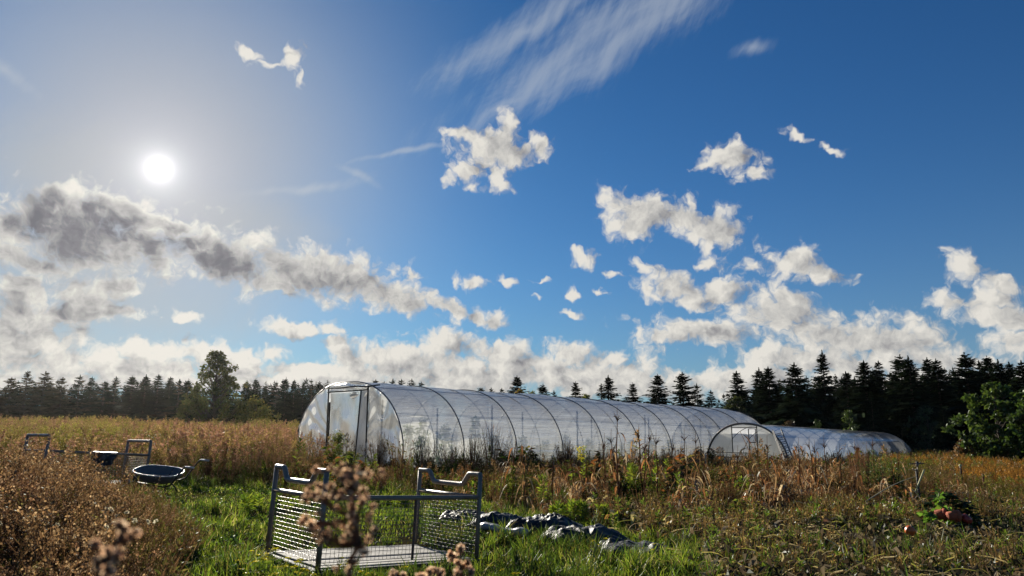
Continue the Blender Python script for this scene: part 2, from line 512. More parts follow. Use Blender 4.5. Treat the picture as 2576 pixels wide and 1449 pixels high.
def out_bg(col):
    b = W.n('ShaderNodeBackground'); W.link(col, b.inputs[0]); b.inputs[1].default_value = 0.0575
    return b.outputs[0]
def cloud_patch(items, name):
    gt = density_group(items, name)
    def dens(pv):
        g = W.n('ShaderNodeGroup', node_tree=gt); W.link(pv, g.inputs[0]); return g.outputs
    (D0, M0), (D1, M1) = dens(P2), dens(P2s)
    alpha = W.smooth(D0, -0.10, 0.68)
    thick = W.smooth(W.math('ADD', M0, W.math('MULTIPLY', W.math('SUBTRACT', D0, M0), 0.45)), 0.15, 1.05)
    lit = W.math('ADD', 0.90, W.math('MULTIPLY', W.math('SUBTRACT', D0, D1), 0.42))
    lit = W.math('SUBTRACT', lit, W.math('MULTIPLY', thick, CDARK))
    lit = W.math('MAXIMUM', W.math('MINIMUM', lit, 1.05), 0.20)
    cc = W.ramp(W.math('DIVIDE', lit, 1.05), [(0.0, (0.12, 0.125, 0.15)), (0.35, (0.28, 0.28, 0.31)), (0.7, (0.70, 0.69, 0.665)), (1.0, (1.04, 1.0, 0.92))])
    cc = W.vec('SCALE', cc, scale=CBRIGHT)
    return out_bg(W.mix(alpha, base, cc))
def switch(cond, a, b):                       # b where cond is 1
    m = W.n('ShaderNodeMixShader'); W.link(cond, m.inputs[0]); W.link(a, m.inputs[1]); W.link(b, m.inputs[2])
    return m.outputs[0]
def patch(x0, x1, y0, y1):
    its = [e for e in CUMULUS if e[0] + 1.5 * max(e[2], e[3]) > x0 - 110 and e[0] - 1.5 * max(e[2], e[3]) < x1 + 110
           and e[1] + 1.5 * max(e[3], e[2] * abs(math.sin(math.radians(e[4])))) > y0 - 110 and e[1] - 1.5 * max(e[3], e[2] * abs(math.sin(math.radians(e[4])))) < y1 + 110]
    return cloud_patch(its, 'cloud_density') if its else out_bg(base)
XB = [-600, 430, 860, 1288, 1720, 2150, 3300]
elb = ae(1288, 560)[1]
cols = []
for i in range(6):
    lo = patch(XB[i], XB[i + 1], 500, 1500); hi = patch(XB[i], XB[i + 1], -300, 620)
    cols.append(switch(W.math('GREATER_THAN', el, elb), lo, hi))
acc = cols[0]
for i in range(1, 6):
    acc = switch(W.math('GREATER_THAN', az, float(ae(XB[i], 700)[0])), acc, cols[i])
plain = out_bg(base)
acc = switch(W.math('GREATER_THAN', W.math('ABSOLUTE', az), 0.95), acc, plain)
gb = W.n('ShaderNodeBackground'); gb.inputs[0].default_value = (0.05, 0.045, 0.03, 1); gb.inputs[1].default_value = 1.0
acc = switch(W.math('LESS_THAN', ds[2], -0.01), acc, gb.outputs[0])
wo = W.n('ShaderNodeOutputWorld'); W.link(acc, wo.inputs[0])

# ------------------------------------------------------------------ the land
def land():
    a = np.sinh(np.linspace(-5.8, 5.8, 221)) * 2.2
    b = np.concatenate([-np.sinh(np.linspace(4.6, 0.05, 30)) * 2.2, np.sinh(np.linspace(0, 5.8, 160)) * 2.2])
    X, Y = np.meshgrid(a, b)
    Z = G(X, Y)
    far = np.hypot(X, Y) > 160
    V = np.stack([X, Y, Z], -1).reshape(-1, 3)
    nx = len(a); ny = len(b)
    i = (np.arange(ny - 1) * nx)[:, None] + np.arange(nx - 1)[None, :]
    F = np.stack([i, i + 1, i + nx + 1, i + nx], -1).reshape(-1, 4)
    m, N, out = new_mat('soil')
    tcg = N.n('ShaderNodeTexCoord')
    f, _ = N.noise(tcg.outputs['Object'], 0.5, 8, 0.65); f2, _ = N.noise(tcg.outputs['Object'], 6.0, 6, 0.7)
    c = N.ramp(f, [(0.3, (0.030, 0.022, 0.012)), (0.5, (0.045, 0.040, 0.016)), (0.7, (0.060, 0.045, 0.022))])
    c = N.mix(N.smooth(f2, 0.4, 0.7, 0, 0.6), c, (0.075, 0.055, 0.03))
    pb = N.n('ShaderNodeBsdfDiffuse'); N.link(c, pb.inputs[0])
    bp = N.n('ShaderNodeBump'); bp.inputs['Strength'].default_value = 0.8; bp.inputs['Distance'].default_value = 0.05
    N.link(f2, bp.inputs['Height']); N.link(bp.outputs[0], pb.inputs['Normal'])
    N.link(pb.outputs[0], out.inputs[0])
    o = Geo().add(V, F).build('ground', m, smooth=True)
    kind(o, 'structure')
land()

def air():
    """thin sunlit air between the lens and the trees"""
    m, N, out = new_mat('haze')
    v = N.n('ShaderNodeVolumePrincipled'); v.inputs['Color'].default_value = (1.0, 0.98, 0.95, 1)
    v.inputs['Density'].default_value = 0.00005; v.inputs['Anisotropy'].default_value = 0.78
    N.link(v.outputs[0], out.inputs['Volume'])
    g = Geo(); box(g, (0, 100, 6.0), (760, 760, 20.0)); o = g.build('haze', m)
    kind(o, 'stuff', 'thin bright haze over the field', 'haze')
air()

# ------------------------------------------------------------------ materials of made things
M_STEEL = principled('galvanised_steel', (0.25, 0.19, 0.145), rough=0.42, metal=0.1, spec=0.35, var=0.3, nscale=14, bump=0.08, bscale=60, stain=(0.16, 0.075, 0.05), stain_amt=0.55)
M_WIRE = principled('mesh_wire', (0.14, 0.13, 0.12), rough=0.42, metal=0.5, var=0.3, nscale=20, bump=0.0)
M_DARKSTEEL = principled('dark_steel', (0.035, 0.035, 0.036), rough=0.5, metal=0.3, nscale=9, bump=0.1, stain=(0.10, 0.05, 0.03), stain_amt=0.5)
M_PLANK = principled('weathered_planks', (0.35, 0.325, 0.285), rough=0.8, var=0.3, nscale=5, bump=0.4, bscale=24, stain=(0.22, 0.19, 0.15), stain_amt=0.6)
M_HOOP = principled('hoop_pipe', (0.10, 0.105, 0.11), rough=0.45, metal=0.6, nscale=4, bump=0.05)
M_DARKPOST = principled('dark_timber', (0.045, 0.038, 0.030), rough=0.85, nscale=6, bump=0.35, bscale=25)
M_ALU = principled('ladder_aluminium', (0.26, 0.25, 0.235), rough=0.5, metal=0.6, nscale=8, bump=0.1, stain=(0.16, 0.14, 0.11))
M_TUB = principled('grey_tub', (0.085, 0.095, 0.105), rough=0.55, nscale=6, bump=0.1, stain=(0.13, 0.11, 0.085), stain_amt=0.5)
M_RIM = principled('tub_rim', (0.48, 0.49, 0.48), rough=0.3, metal=0.4, nscale=8, bump=0.05)
M_BLACK = principled('black_plastic', (0.018, 0.018, 0.019), rough=0.5, nscale=8, bump=0.1)
M_YSTICK = principled('pale_stick', (0.60, 0.55, 0.24), rough=0.6, nscale=12, bump=0.1)
M_PUMPKIN = principled('pumpkin_skin', (0.62, 0.13, 0.025), rough=0.38, var=0.3, nscale=7, bump=0.08, stain=(0.45, 0.22, 0.05), stain_amt=0.5)
M_PALEPUMP = principled('pale_pumpkin_skin', (0.55, 0.36, 0.20), rough=0.45, var=0.25, nscale=7, bump=0.08)
M_STALK = principled('pumpkin_stalk', (0.32, 0.27, 0.16), rough=0.8, nscale=10, bump=0.2)
M_WHITE = principled('white_plastic', (0.62, 0.63, 0.64), rough=0.4, nscale=5, bump=0.05, stain=(0.4, 0.38, 0.33))
M_TERRA = principled('terracotta', (0.40, 0.085, 0.028), rough=0.8, var=0.3, nscale=9, bump=0.2, stain=(0.2, 0.07, 0.04))
M_TYRE = principled('tyre_rubber', (0.03, 0.03, 0.03), rough=0.8, nscale=12, bump=0.2)
M_HANDLEGRIP = principled('pale_grip', (0.45, 0.45, 0.43), rough=0.5, nscale=12, bump=0.1)

def film_mat(name, see=0.30, white=(0.93, 0.935, 0.93), gloss=0.10, wr=1.0, stretch=(0.5, 9.0), grough=0.22, dirt=0.25):
    """polythene: lets some light straight through, spreads the rest; uv.x runs along the tunnel in metres, uv.y round the arch"""
    m, N, out = new_mat(name)
    uv = N.n('ShaderNodeUVMap', uv_map='UVMap')
    mp = N.vec('MULTIPLY', uv.outputs[0], (stretch[0], stretch[1], 1.0))
    f, _ = N.noise(mp, 1.0, 6, 0.62, dist=0.6, dim='2D'); g, _ = N.noise(mp, 0.35, 4, 0.5, dist=0.5, dim='2D')
    fd, _ = N.noise(uv.outputs[0], 1.1, 6, 0.65, dim='2D')
    us = N.sep(uv.outputs[0]); sag = N.math('MULTIPLY', N.math('ABSOLUTE', N.math('SINE', N.math('MULTIPLY', us[0], PI / 2.98))), 0.22 if wr == 1.0 else 0.0)
    uvs = N.xyz(us[0], N.math('ADD', us[1], sag), 0.0)
    f3, _ = N.noise(N.vec('MULTIPLY', uvs, (stretch[0] * 0.9, stretch[1] * 1.3, 1.0)), 1.0, 5, 0.6, dist=0.5, dim='2D')
    rid = N.math('ABSOLUTE', N.math('SUBTRACT', f3, 0.5))
    h = N.math('ADD', N.math('ADD', N.math('MULTIPLY', f, 0.40), N.math('MULTIPLY', f3, 0.25)), N.math('MULTIPLY', g, 1.0))
    b = N.n('ShaderNodeBump'); b.inputs['Strength'].default_value = 0.9 * wr; b.inputs['Distance'].default_value = 0.10
    N.link(h, b.inputs['Height'])
    c = N.mix(N.smooth(fd, 0.4, 0.75, 0, dirt), white, tuple(x * 0.62 for x in white))
    c = N.mix(N.smooth(rid, 0.0, 0.035, 0.42 * wr, 0.0), c, tuple(x * 0.42 for x in white))
    dark = N.smooth(f, 0.42, 0.5, 0.0, 1.0)
    tr = N.n('ShaderNodeBsdfTranslucent'); N.link(c, tr.inputs[0]); N.link(b.outputs[0], tr.inputs['Normal'])
    df = N.n('ShaderNodeBsdfDiffuse'); N.link(c, df.inputs[0]); N.link(b.outputs[0], df.inputs['Normal'])
    m1 = N.n('ShaderNodeMixShader'); m1.inputs[0].default_value = 0.22; N.link(tr.outputs[0], m1.inputs[1]); N.link(df.outputs[0], m1.inputs[2])
    tp = N.n('ShaderNodeBsdfTransparent'); tp.inputs[0].default_value = (0.95, 0.96, 0.95, 1)
    rf = N.n('ShaderNodeBsdfRefraction'); rf.inputs['Color'].default_value = (0.95, 0.96, 0.95, 1); rf.inputs['IOR'].default_value = 1.12; rf.inputs['Roughness'].default_value = 0.30
    m0 = N.n('ShaderNodeMixShader'); m0.inputs[0].default_value = 0.15; N.link(tp.outputs[0], m0.inputs[1]); N.link(rf.outputs[0], m0.inputs[2])
    m2 = N.n('ShaderNodeMixShader'); N.link(N.smooth(fd, 0.3, 0.8, see * 1.1, see * 0.85), m2.inputs[0]); N.link(m1.outputs[0], m2.inputs[1]); N.link(m0.outputs[0], m2.inputs[2])
    gl = N.n('ShaderNodeBsdfGlossy'); gl.inputs['Roughness'].default_value = grough; N.link(b.outputs[0], gl.inputs['Normal'])
    fr = N.n('ShaderNodeFresnel'); fr.inputs['IOR'].default_value = 1.45
    m3 = N.n('ShaderNodeMixShader'); N.link(N.math('ADD', N.math('MULTIPLY', fr.outputs[0], 0.5), gloss * 0.3), m3.inputs[0])
    N.link(m2.outputs[0], m3.inputs[1]); N.link(gl.outputs[0], m3.inputs[2])
    N.link(m3.outputs[0], out.inputs[0])
    return m
M_FILM = film_mat('polythene_film', see=0.54, dirt=0.08, white=(0.975, 0.975, 0.96))
M_ENDFILM = film_mat('end_wall_film', see=0.46, stretch=(3.0, 0.8), wr=0.9, white=(0.88, 0.86, 0.82))
M_DOORFILM = film_mat('door_film', see=0.14, stretch=(5.0, 0.9), wr=1.0, white=(0.86, 0.80, 0.74))
M_TIGHT = film_mat('tight_film', see=0.52, wr=0.22, white=(0.97, 0.97, 0.97), dirt=0.1, stretch=(0.4, 3.0), gloss=0.25, grough=0.13)
M_TIGHTEND = film_mat('tight_end_film', see=0.44, wr=0.15, stretch=(1.0, 0.5), white=(0.78, 0.76, 0.68), gloss=0.3, grough=0.2)

def grid_obj(name, V, UVs, mat, parent, smooth=True):
    """V (a,b,3) -> sheet with a uv map"""
    a, b, _ = V.shape
    i = (np.arange(a - 1) * b)[:, None] + np.arange(b - 1)[None, :]
    F = np.stack([i, i + 1, i + b + 1, i + b], -1).reshape(-1, 4)
    g = Geo().add(V.reshape(-1, 3), F)
    me = g.mesh(name, mat, smooth)
    ul = me.uv_layers.new(name='UVMap')
    uvv = UVs.reshape(-1, 2)[F.ravel()]
    ul.data.foreach_set('uv', uvv.astype(np.float32).ravel())
    o = bpy.data.objects.new(name, me); COL.objects.link(o)
    if parent: o.parent = parent
    return o

def smooth_noise(a, b, ka, kb, amp, r):
    """cheap value noise on an a x b grid"""
    n = r.normal(size=(ka + 3, kb + 3))
    x = np.linspace(0, ka, a); y = np.linspace(0, kb, b)
    def sm(t): return t * t * (3 - 2 * t)
    xi = np.floor(x).astype(int); yi = np.floor(y).astype(int); xf = sm(x - xi)[:, None]; yf = sm(y - yi)[None, :]
    g = lambda i, j: n[np.ix_(xi + i, yi + j)]
    return amp * ((g(0, 0) * (1 - xf) + g(1, 0) * xf) * (1 - yf) + (g(0, 1) * (1 - xf) + g(1, 1) * xf) * yf)

# ------------------------------------------------------------------ tunnels
class Tunnel:
    """axis starts at o, runs along d; half width w, height h; every point is given in metres along (s), across (u), up (v)"""
    def __init__(s, o, d, w, h, fall, ex):
        s.o = np.asarray(o, float); s.d = np.array([*d, 0.0]); s.d /= np.linalg.norm(s.d)
        s.r = np.array([s.d[1], -s.d[0], 0.0]); s.w = w; s.h = h; s.fall = fall; s.ex = ex
    def arch(s, t, off=0.0):
        c, q = np.cos(t), np.sin(t)
        v = (s.h + off) * np.abs(q) ** s.ex
        u = (s.w + off) * np.sign(c) * np.abs(c) ** s.ex
        u = u * (1 - 0.05 * np.clip(1 - v / (s.h * 0.35), 0, 1) ** 2)
        return u, v
    def P(s, a, u, v):
        a, u, v = np.broadcast_arrays(np.asarray(a, float), u, v)
        z = s.o[2] - s.fall * a + v
        return np.stack([s.o[0] + s.d[0] * a + s.r[0] * u, s.o[1] + s.d[1] * a + s.r[1] * u, z], -1)
    def hit(s, px, py, a=0.0):
        """where the sight line through a spot of the photo meets the end plane: (u, v)"""
        d = ray(px, py); p0 = s.P(a, 0, 0)
        t = ((p0 - EYE) @ s.d) / (d @ s.d); X = EYE + d * t
        return (X - p0) @ s.r, X[2] - p0[2]

BX = on_ground(874, 30.0)
big = Tunnel((at(874, 964, 30.0)[0], 30.0, 0.06), (2.12, 2.16), 3.9, 3.25, 0.020, 0.86)
BAY, NB = 2.98, 10
def build_big():
    r_ = np.random.default_rng(5)
    T = thing('polytunnel', 'long wide white polythene tunnel with dark hoops and a door in its end wall', 'greenhouse', tuple(big.o))
    base = np.array(big.o)
    def loc(X): return X - base
    ns, nt = NB * 14 + 1, 121
    a = np.linspace(0, BAY * NB, ns); t = np.linspace(0.0, PI, nt)
    A, Tt = np.meshgrid(a, t, indexing='ij')
    ph = (A / BAY) % 1.0
    bulge = np.sin(PI * ph) ** 0.8
    off = 0.05 * bulge * np.sin(Tt) - 0.035 + 0.02 * bulge * smooth_noise(ns, nt, NB * 2, 5, 1.0, r_)
    # slack folds that swing from hoop to hoop
    fold = np.zeros_like(A)
    for k in range(30):
        t0 = r_.uniform(0.25, PI - 0.25); am = r_.uniform(0.010, 0.028); wd = r_.uniform(0.012, 0.026); dip = r_.uniform(0.02, 0.10); j = r_.uniform(0, 6.28)
        tc_ = t0 + dip * np.sin(PI * ph) * np.sign(t0 - PI / 2 + 1e-3) * -1 * 0.6 + 0.03 * np.sin(A * 0.7 + j)
        fold += am * np.exp(-((Tt - tc_) / wd) ** 2) * bulge
    u, v = big.arch(Tt, 0.0)
    nrm = np.stack([np.cos(Tt), np.sin(Tt)], -1)
    u = u + nrm[..., 0] * (off + fold); v = v + nrm[..., 1] * (off + fold)
    grid_obj('film_cover', loc(big.P(A, u, v)), np.stack([A, Tt * 3.6], -1), M_FILM, T)
    # hoops outside under tension: dark ones at every bay, thin ones between
    for k in range(NB + 1):
        tt = np.linspace(0.0, PI, 41); uu, vv = big.arch(tt, 0.012)
        g = Geo(); tube(g, loc(big.P(k * BAY, uu, vv)), 0.024, 7); g.build('hoop', M_HOOP, T, True)
    for k in range(NB):
        tt = np.linspace(0.0, PI, 41); uu, vv = big.arch(tt, -0.004)
        g = Geo(); tube(g, loc(big.P((k + 0.5) * BAY, uu, vv)), 0.011, 6); g.build('thin_hoop', M_HOOP, T, True)
    for uo in (-1.9, 1.9):                                          # inner posts in two rows
        for k in range(0, NB + 1, 2):
            vt = 2.5
            g = Geo(); tube(g, loc(np.stack([big.P(k * BAY + 0.4, uo, 0.0), big.P(k * BAY + 0.4, uo, vt)])), 0.04, 6); g.build('inner_post', M_DARKPOST, T)
    g = Geo(); tube(g, loc(big.P(np.array([0.05, BAY * NB - 0.05]), 0.0, big.h - 0.14)), 0.025, 6); g.build('ridge_pipe', M_HOOP, T)
    # end wall: film between the arch and the door
    lu = big.hit(826, 1040)[0]; ru = big.hit(925, 1040)[0]; lv = big.hit(830, 987)[1]; bv = big.hit(840, 978)[1]
    def wall(name, u0, u1, top_fn, bot=-0.1, n=70, m=60, far=0.0, mat=M_ENDFILM):
        us = np.linspace(u0, u1, n); q = np.linspace(0, 1, m)
        UU, Q = np.meshgrid(us, q, indexing='ij'); top = top_fn(us)[:, None]
        VV = bot + (top - bot) * Q
        ang_ = np.arctan2(VV - 1.0, np.abs(UU) - abs(lu) * 0.6)
        rad = np.sin(ang_ * 17 + UU * 1.5 + smooth_noise(n, m, 5, 4, 1.2, r_)) * 0.045 * np.clip((np.abs(UU) - 0.9) / 1.4, 0, 1)
        W_ = far + 0.02 + rad + smooth_noise(n, m, 5, 5, 0.03, r_)
        return grid_obj(name, loc(big.P(W_ - 0.02, UU, VV)), np.stack([UU, VV], -1), mat, T)
    tf = np.linspace(0, PI, 400); fu, fv = big.arch(tf, -0.02); o_ = np.argsort(fu)
    topf = lambda us: np.maximum(np.interp(us, fu[o_], fv[o_]), 0.02)
    w0 = big.w - 0.04
    wall('end_wall', -w0, lu, topf)
    wall('end_wall', ru, w0, topf)
    wall('end_wall', lu, ru, topf, bot=lv, n=16, m=10)
    wall('door_panel', lu + 0.05, ru - 0.05, lambda us: us * 0 + lv - 0.04, bot=0.0, n=24, m=30, far=0.06)
    wall('far_end_wall', -w0, w0, topf, far=BAY * NB)
    for uu in (lu, ru):
        g = Geo(); tube(g, loc(np.stack([big.P(-0.03, uu, -0.1), big.P(-0.03, uu, bv)])), 0.032, 7); g.build('door_post', M_DARKPOST, T)
    g = Geo(); tube(g, loc(np.stack([big.P(-0.05, lu - 0.05, lv), big.P(-0.05, ru + 0.05, lv)])), 0.03, 6); g.build('door_lintel', M_DARKPOST, T)
    x0 = big.hit(810, 985)[0]; x1 = big.hit(957, 972)[0]
    us = np.linspace(x0, x1, 9); 
    g = Geo(); tube(g, loc(big.P(-0.04, us, bv + 0.02 + 0.02 * np.sin(us * 3))), 0.028, 6); g.build('cross_rail', M_DARKPOST, T)
    # the door leaf, hung on the right post and standing ajar, bulging film
    q = np.linspace(0, 1, 12); hgt = np.linspace(0.02, lv - 0.05, 22)
    Q, H_ = np.meshgrid(q, hgt, indexing='ij')
    tip = at(893, 1125, 27.9); tipt = at(908, 990, 28.6)
    hb = big.P(-0.05, ru, 0.0)
    f = H_ / hgt[-1]
    edge = tip[None, None, :] * (1 - f[..., None]) + tipt[None, None, :] * f[..., None]
    hinge = big.P(-0.05, ru, 0.0)[None, None, :] + np.stack([0 * H_, 0 * H_, H_], -1)
    Vd = hinge * (1 - Q[..., None]) + np.concatenate([edge[..., :2], hinge[..., 2:]], -1) * Q[..., None]
    Vd[..., 0] += 0.05 * np.sin(Q * PI) * np.sin(H_ * 4.0); Vd[..., 1] -= 0.05 * np.sin(Q * PI) * np.cos(H_ * 3.1)
    dl = Geo()
    d_ = grid_obj('door_leaf', loc(Vd), np.stack([Q, H_], -1), M_DOORFILM, T)
    g = Geo(); tube(g, loc(Vd[-1]), 0.030, 6); g.build('leaf_edge_bar', M_DARKPOST, d_)
    # rolled flap of film at the top of the doorway
    q2 = np.linspace(0, 1, 9); w2 = np.linspace(0, 1, 7)
    Q2, W2 = np.meshgrid(q2, w2, indexing='ij'); fl = ru - 0.05
    ul_ = big.hit(893, 1010)[0]
    Vf = big.P(-0.10 - 0.16 * np.sin(PI * W2), ul_ + (fl - ul_) * 0.5 * Q2, lv - 0.05 - 0.30 * W2 * (1 - 0.55 * Q2))
    grid_obj('door_flap', loc(Vf), np.stack([Q2, W2], -1), M_DOORFILM, T)
    # slanting brace outside the left shoulder
    g = Geo(); tube(g, loc(np.stack([on_ground(738, 33.0), big.P(0.1, -big.w + 0.03, 1.35)])), 0.035, 6); g.build('side_brace', M_DARKSTEEL, T)
    return T
build_big()

SM = at(1872, 1065, 38.0)
small = Tunnel((SM[0], 38.0, SM[2] - 2.18), (16, 17.2), 2.2, 2.18, 0.026, 0.93)
SL = 23.0
def build_small():
    T = thing('small_polytunnel', 'low tight white polythene tunnel with framed door and rounded far end', 'greenhouse', tuple(small.o))
    base = np.array(small.o)
    def loc(X): return X - base
    r_ = np.random.default_rng(8)
    ns, nt = 120, 49
    a = np.concatenate([np.linspace(0, SL - 1.9, ns - 20), SL - 1.9 + 1.9 * np.sin(np.linspace(0.08, 1, 20) * PI / 2)])
    t = np.linspace(0, PI, nt); A, Tt = np.meshgrid(a, t, indexing='ij')
    u, v = small.arch(Tt)
    e = np.clip((A - (SL - 1.9)) / 1.9, 0, 1); sq = np.sqrt(np.maximum(1 - e ** 2, 0.0004))
    k = 0.006 * np.sin(PI * ((A / 1.0) % 1.0))
    u = u * (0.25 + 0.75 * sq) - k * np.cos(Tt); v = v * (0.30 + 0.70 * sq) - k * np.sin(Tt)
    grid_obj('film_cover', loc(small.P(A, u, v)), np.stack([A, Tt * 2.2], -1), M_TIGHT, T)
    for i in range(int(SL - 1.9) // 2 + 1):
        tt = np.linspace(0, PI, 31); uu, vv = small.arch(tt, -0.035)
        ai = 0.02 + i * 2.0
        g = Geo(); tube(g, loc(small.P(ai, uu, vv)), 0.018, 6); g.build('hoop', M_HOOP, T, True)
    tt = np.linspace(0, PI, 41); uu, vv = small.arch(tt, 0.0)
    g = Geo(); tube(g, loc(small.P(-0.02, uu, vv)), 0.045, 8); g.build('front_hoop', M_STEEL, T, True)
    g = Geo(); tube(g, loc(small.P(np.array([0.1, SL - 2.2]), 0.0, small.h - 0.06)), 0.02, 6); g.build('ridge_pipe', M_HOOP, T)
    tt = np.linspace(0.05, PI - 0.05, 21)
    tf = np.linspace(0, PI, 400); fu, fv = small.arch(tf, -0.03); o_ = np.argsort(fu)
    topf = lambda us: np.maximum(np.interp(us, fu[o_], fv[o_]), 0.02)
    H = lambda px, py: small.hit(px, py)
    l0, m0, r0 = H(1843, 1110)[0], H(1885, 1110)[0], H(1906, 1110)[0]
    tv = H(1870, 1076)[1]; wv = H(1890, 1113)[1]; rv = H(1820, 1138)[1]; r2 = H(1820, 1148)[1]
    def wall(name, u0, u1, bot, top, n=14, m=12, mat=M_TIGHTEND):
        us = np.linspace(u0, u1, n); q = np.linspace(0, 1, m); UU, Q = np.meshgrid(us, q, indexing='ij')
        tp = (top(us) if callable(top) else np.full_like(us, top))[:, None]
        VV = bot + (tp - bot) * Q
        return grid_obj(name, loc(small.P(smooth_noise(n, m, 3, 3, 0.006, r_), UU, VV)), np.stack([UU, VV], -1), mat, T)
    w0 = small.w - 0.03
    wall('end_wall', -w0, l0, -0.05, topf); wall('end_wall', r0, w0, -0.05, topf)
    wall('end_wall', l0, r0, tv, topf, 8, 5)
    wall('door_panel', l0 + 0.03, m0, 0.0, rv, 8, 8)
    wall('door_panel', m0, r0 - 0.03, 0.0, wv, 8, 8)
    def bar(name, pts, r=0.022):
        g = Geo(); tube(g, loc(np.stack([small.P(-0.03, *p_) for p_ in pts])), r, 6); return g.build(name, M_DARKPOST, T)
    for uu_ in (l0, r0): bar('door_post', [(uu_, -0.05), (uu_, float(topf(np.array([uu_]))[0]) - 0.03)], 0.026)
    bar('door_lintel', [(l0, tv), (r0, tv)]); bar('mullion', [(m0, 0.0), (m0, tv - 0.05)], 0.024)
    bar('window_frame', [(m0, wv), (r0 - 0.06, wv)]); bar('window_frame', [(m0, tv - 0.06), (r0 - 0.06, tv - 0.06)], 0.016)
    bar('window_frame', [(r0 - 0.07, wv), (r0 - 0.07, tv - 0.06)])
    bar('cross_rail', [(-w0 + 0.1, rv), (m0, rv)], 0.018); bar('cross_rail', [(-w0 + 0.05, r2), (l0, r2 - 0.05)], 0.018)
    bar('cross_rail', [(l0, wv * 0.42), (r0, wv * 0.45)], 0.016)
    return T
build_small()

# ------------------------------------------------------------------ mesh transport cages
def rot(a, b, c):
    ca, sa, cb, sb, cg, sg = math.cos(a), math.sin(a), math.cos(b), math.sin(b), math.cos(c), math.sin(c)
    return np.array([[ca, -sa, 0], [sa, ca, 0], [0, 0, 1]]) @ np.array([[cb, 0, sb], [0, 1, 0], [-sb, 0, cb]]) @ np.array([[1, 0, 0], [0, cg, -sg], [0, sg, cg]])

def mesh_panel(p0, pu, pv, nu, nv, r=0.0024):
    """crimped wire grid: wires weave over and under one another"""
    p0, pu, pv = map(np.asarray, (p0, pu, pv)); n_ = np.cross(pu, pv); n_ = n_ / np.linalg.norm(n_) * r * 1.3
    g = Geo()
    for i in range(nu + 1):
        s = np.linspace(0, 1, nv * 2 + 1)
        w = np.cos(np.arange(len(s)) * PI / 2 + (i % 2) * PI)
        tube(g, p0 + pu * (i / nu) + pv * s[:, None] + n_ * w[:, None], r, 4, cap=False)
    for j in range(nv + 1):
        s = np.linspace(0, 1, nu * 2 + 1)
        w = -np.cos(np.arange(len(s)) * PI / 2 + (j % 2) * PI)
        tube(g, p0 + pv * (j / nv) + pu * s[:, None] + n_ * w[:, None], r, 4, cap=False)
    return g

def cage(name, label, loc, R, L, Wd, h, dipped, rail=0.72, group='mesh cages with timber floors'):
    T = thing(name, label, 'transport cage', tuple(loc), group)
    def put(nm, g, m, smooth=False, parent=T):
        V = [v @ R.T for v in g.v]; g.v = V
        return g.build(nm, m, parent, smooth)
    for x in (0, L):
        for y in (0, Wd):
            g = Geo(); tube(g, [(x, y, -0.02), (x, y, h * 0.5), (x, y, h)], 0.029, 10); put('post', g, M_STEEL, True)
        g = Geo()
        if dipped:
            fr = [(0, 0), (.17, 0), (.26, -.14), (.74, -.14), (.83, 0), (1, 0)]
        else: fr = [(0, 0), (1, 0)]
        pts = []
        for (f0, d0), (f1, d1) in zip(fr[:-1], fr[1:]):
            for q in np.linspace(0.06, 0.94, 4): pts.append((x, Wd * (f0 + (f1 - f0) * q), h * (1 + d0 + (d1 - d0) * q)))
        pts = [(x, 0, h)] + pts + [(x, Wd, h)]
        tube(g, pts, 0.032, 10); put('handle', g, M_STEEL, True)
        g = Geo(); tube(g, [(x, 0.0, h * rail), (x, Wd / 2, h * rail), (x, Wd, h * rail)], 0.026, 10); put('end_rail', g, M_STEEL, True)
        put('mesh_panel', mesh_panel((x, 0.03, 0.05), (0, Wd - 0.06, 0), (0, 0, h * rail - 0.07), int(Wd / 0.05), 14), M_WIRE, True)
    g = Geo(); tube(g, [(0, 0, h * rail), (L * .5, 0, h * rail - 0.004), (L, 0, h * rail)], 0.028, 10); put('side_rail', g, M_STEEL, True)
    put('mesh_panel', mesh_panel((0.03, 0, 0.05), (L - 0.06, 0, 0), (0, 0, h * rail - 0.07), int(L / 0.05), 14), M_WIRE, True)
    g = Geo(); box(g, (L * 0.56, 0.012, h * rail * 0.5), (0.035, 0.012, h * rail - 0.05), bev=0.004); put('flat_bar', g, principled('rusty_bar', (0.20, 0.105, 0.075), rough=0.6, metal=0.4, nscale=9, stain=(0.12, 0.05, 0.03)))
    g = Geo()
    for y in (0.0, Wd): box(g, (L / 2, y, -0.075), (L + 0.12, 0.07, 0.11), bev=0.008)
    for x in (0.0, L): box(g, (x, Wd / 2, -0.0745), (0.068, Wd - 0.078, 0.106), bev=0.008)
    put('base_frame', g, M_DARKSTEEL)
    g = Geo(); nb = 11; bw = (Wd - 0.10) / nb
    rr = np.random.default_rng(3)
    for i in range(nb): box(g, (L / 2 + rr.normal(0, .006), 0.05 + bw * (i + .5), -0.012 + rr.normal(0, .003)), (L - 0.09, bw - 0.008, 0.024), bev=0.004)
    put('plank_floor', g, M_PLANK)
    return T
cage('transport_cage', 'grey steel mesh cage with dipped end handles and pale plank floor on the grass', (-2.0689, 8.2147, 0.0262), rot(0.6781, 0.0542, -0.0033), 2.0944, 1.4383, 1.0, True, 0.7214)
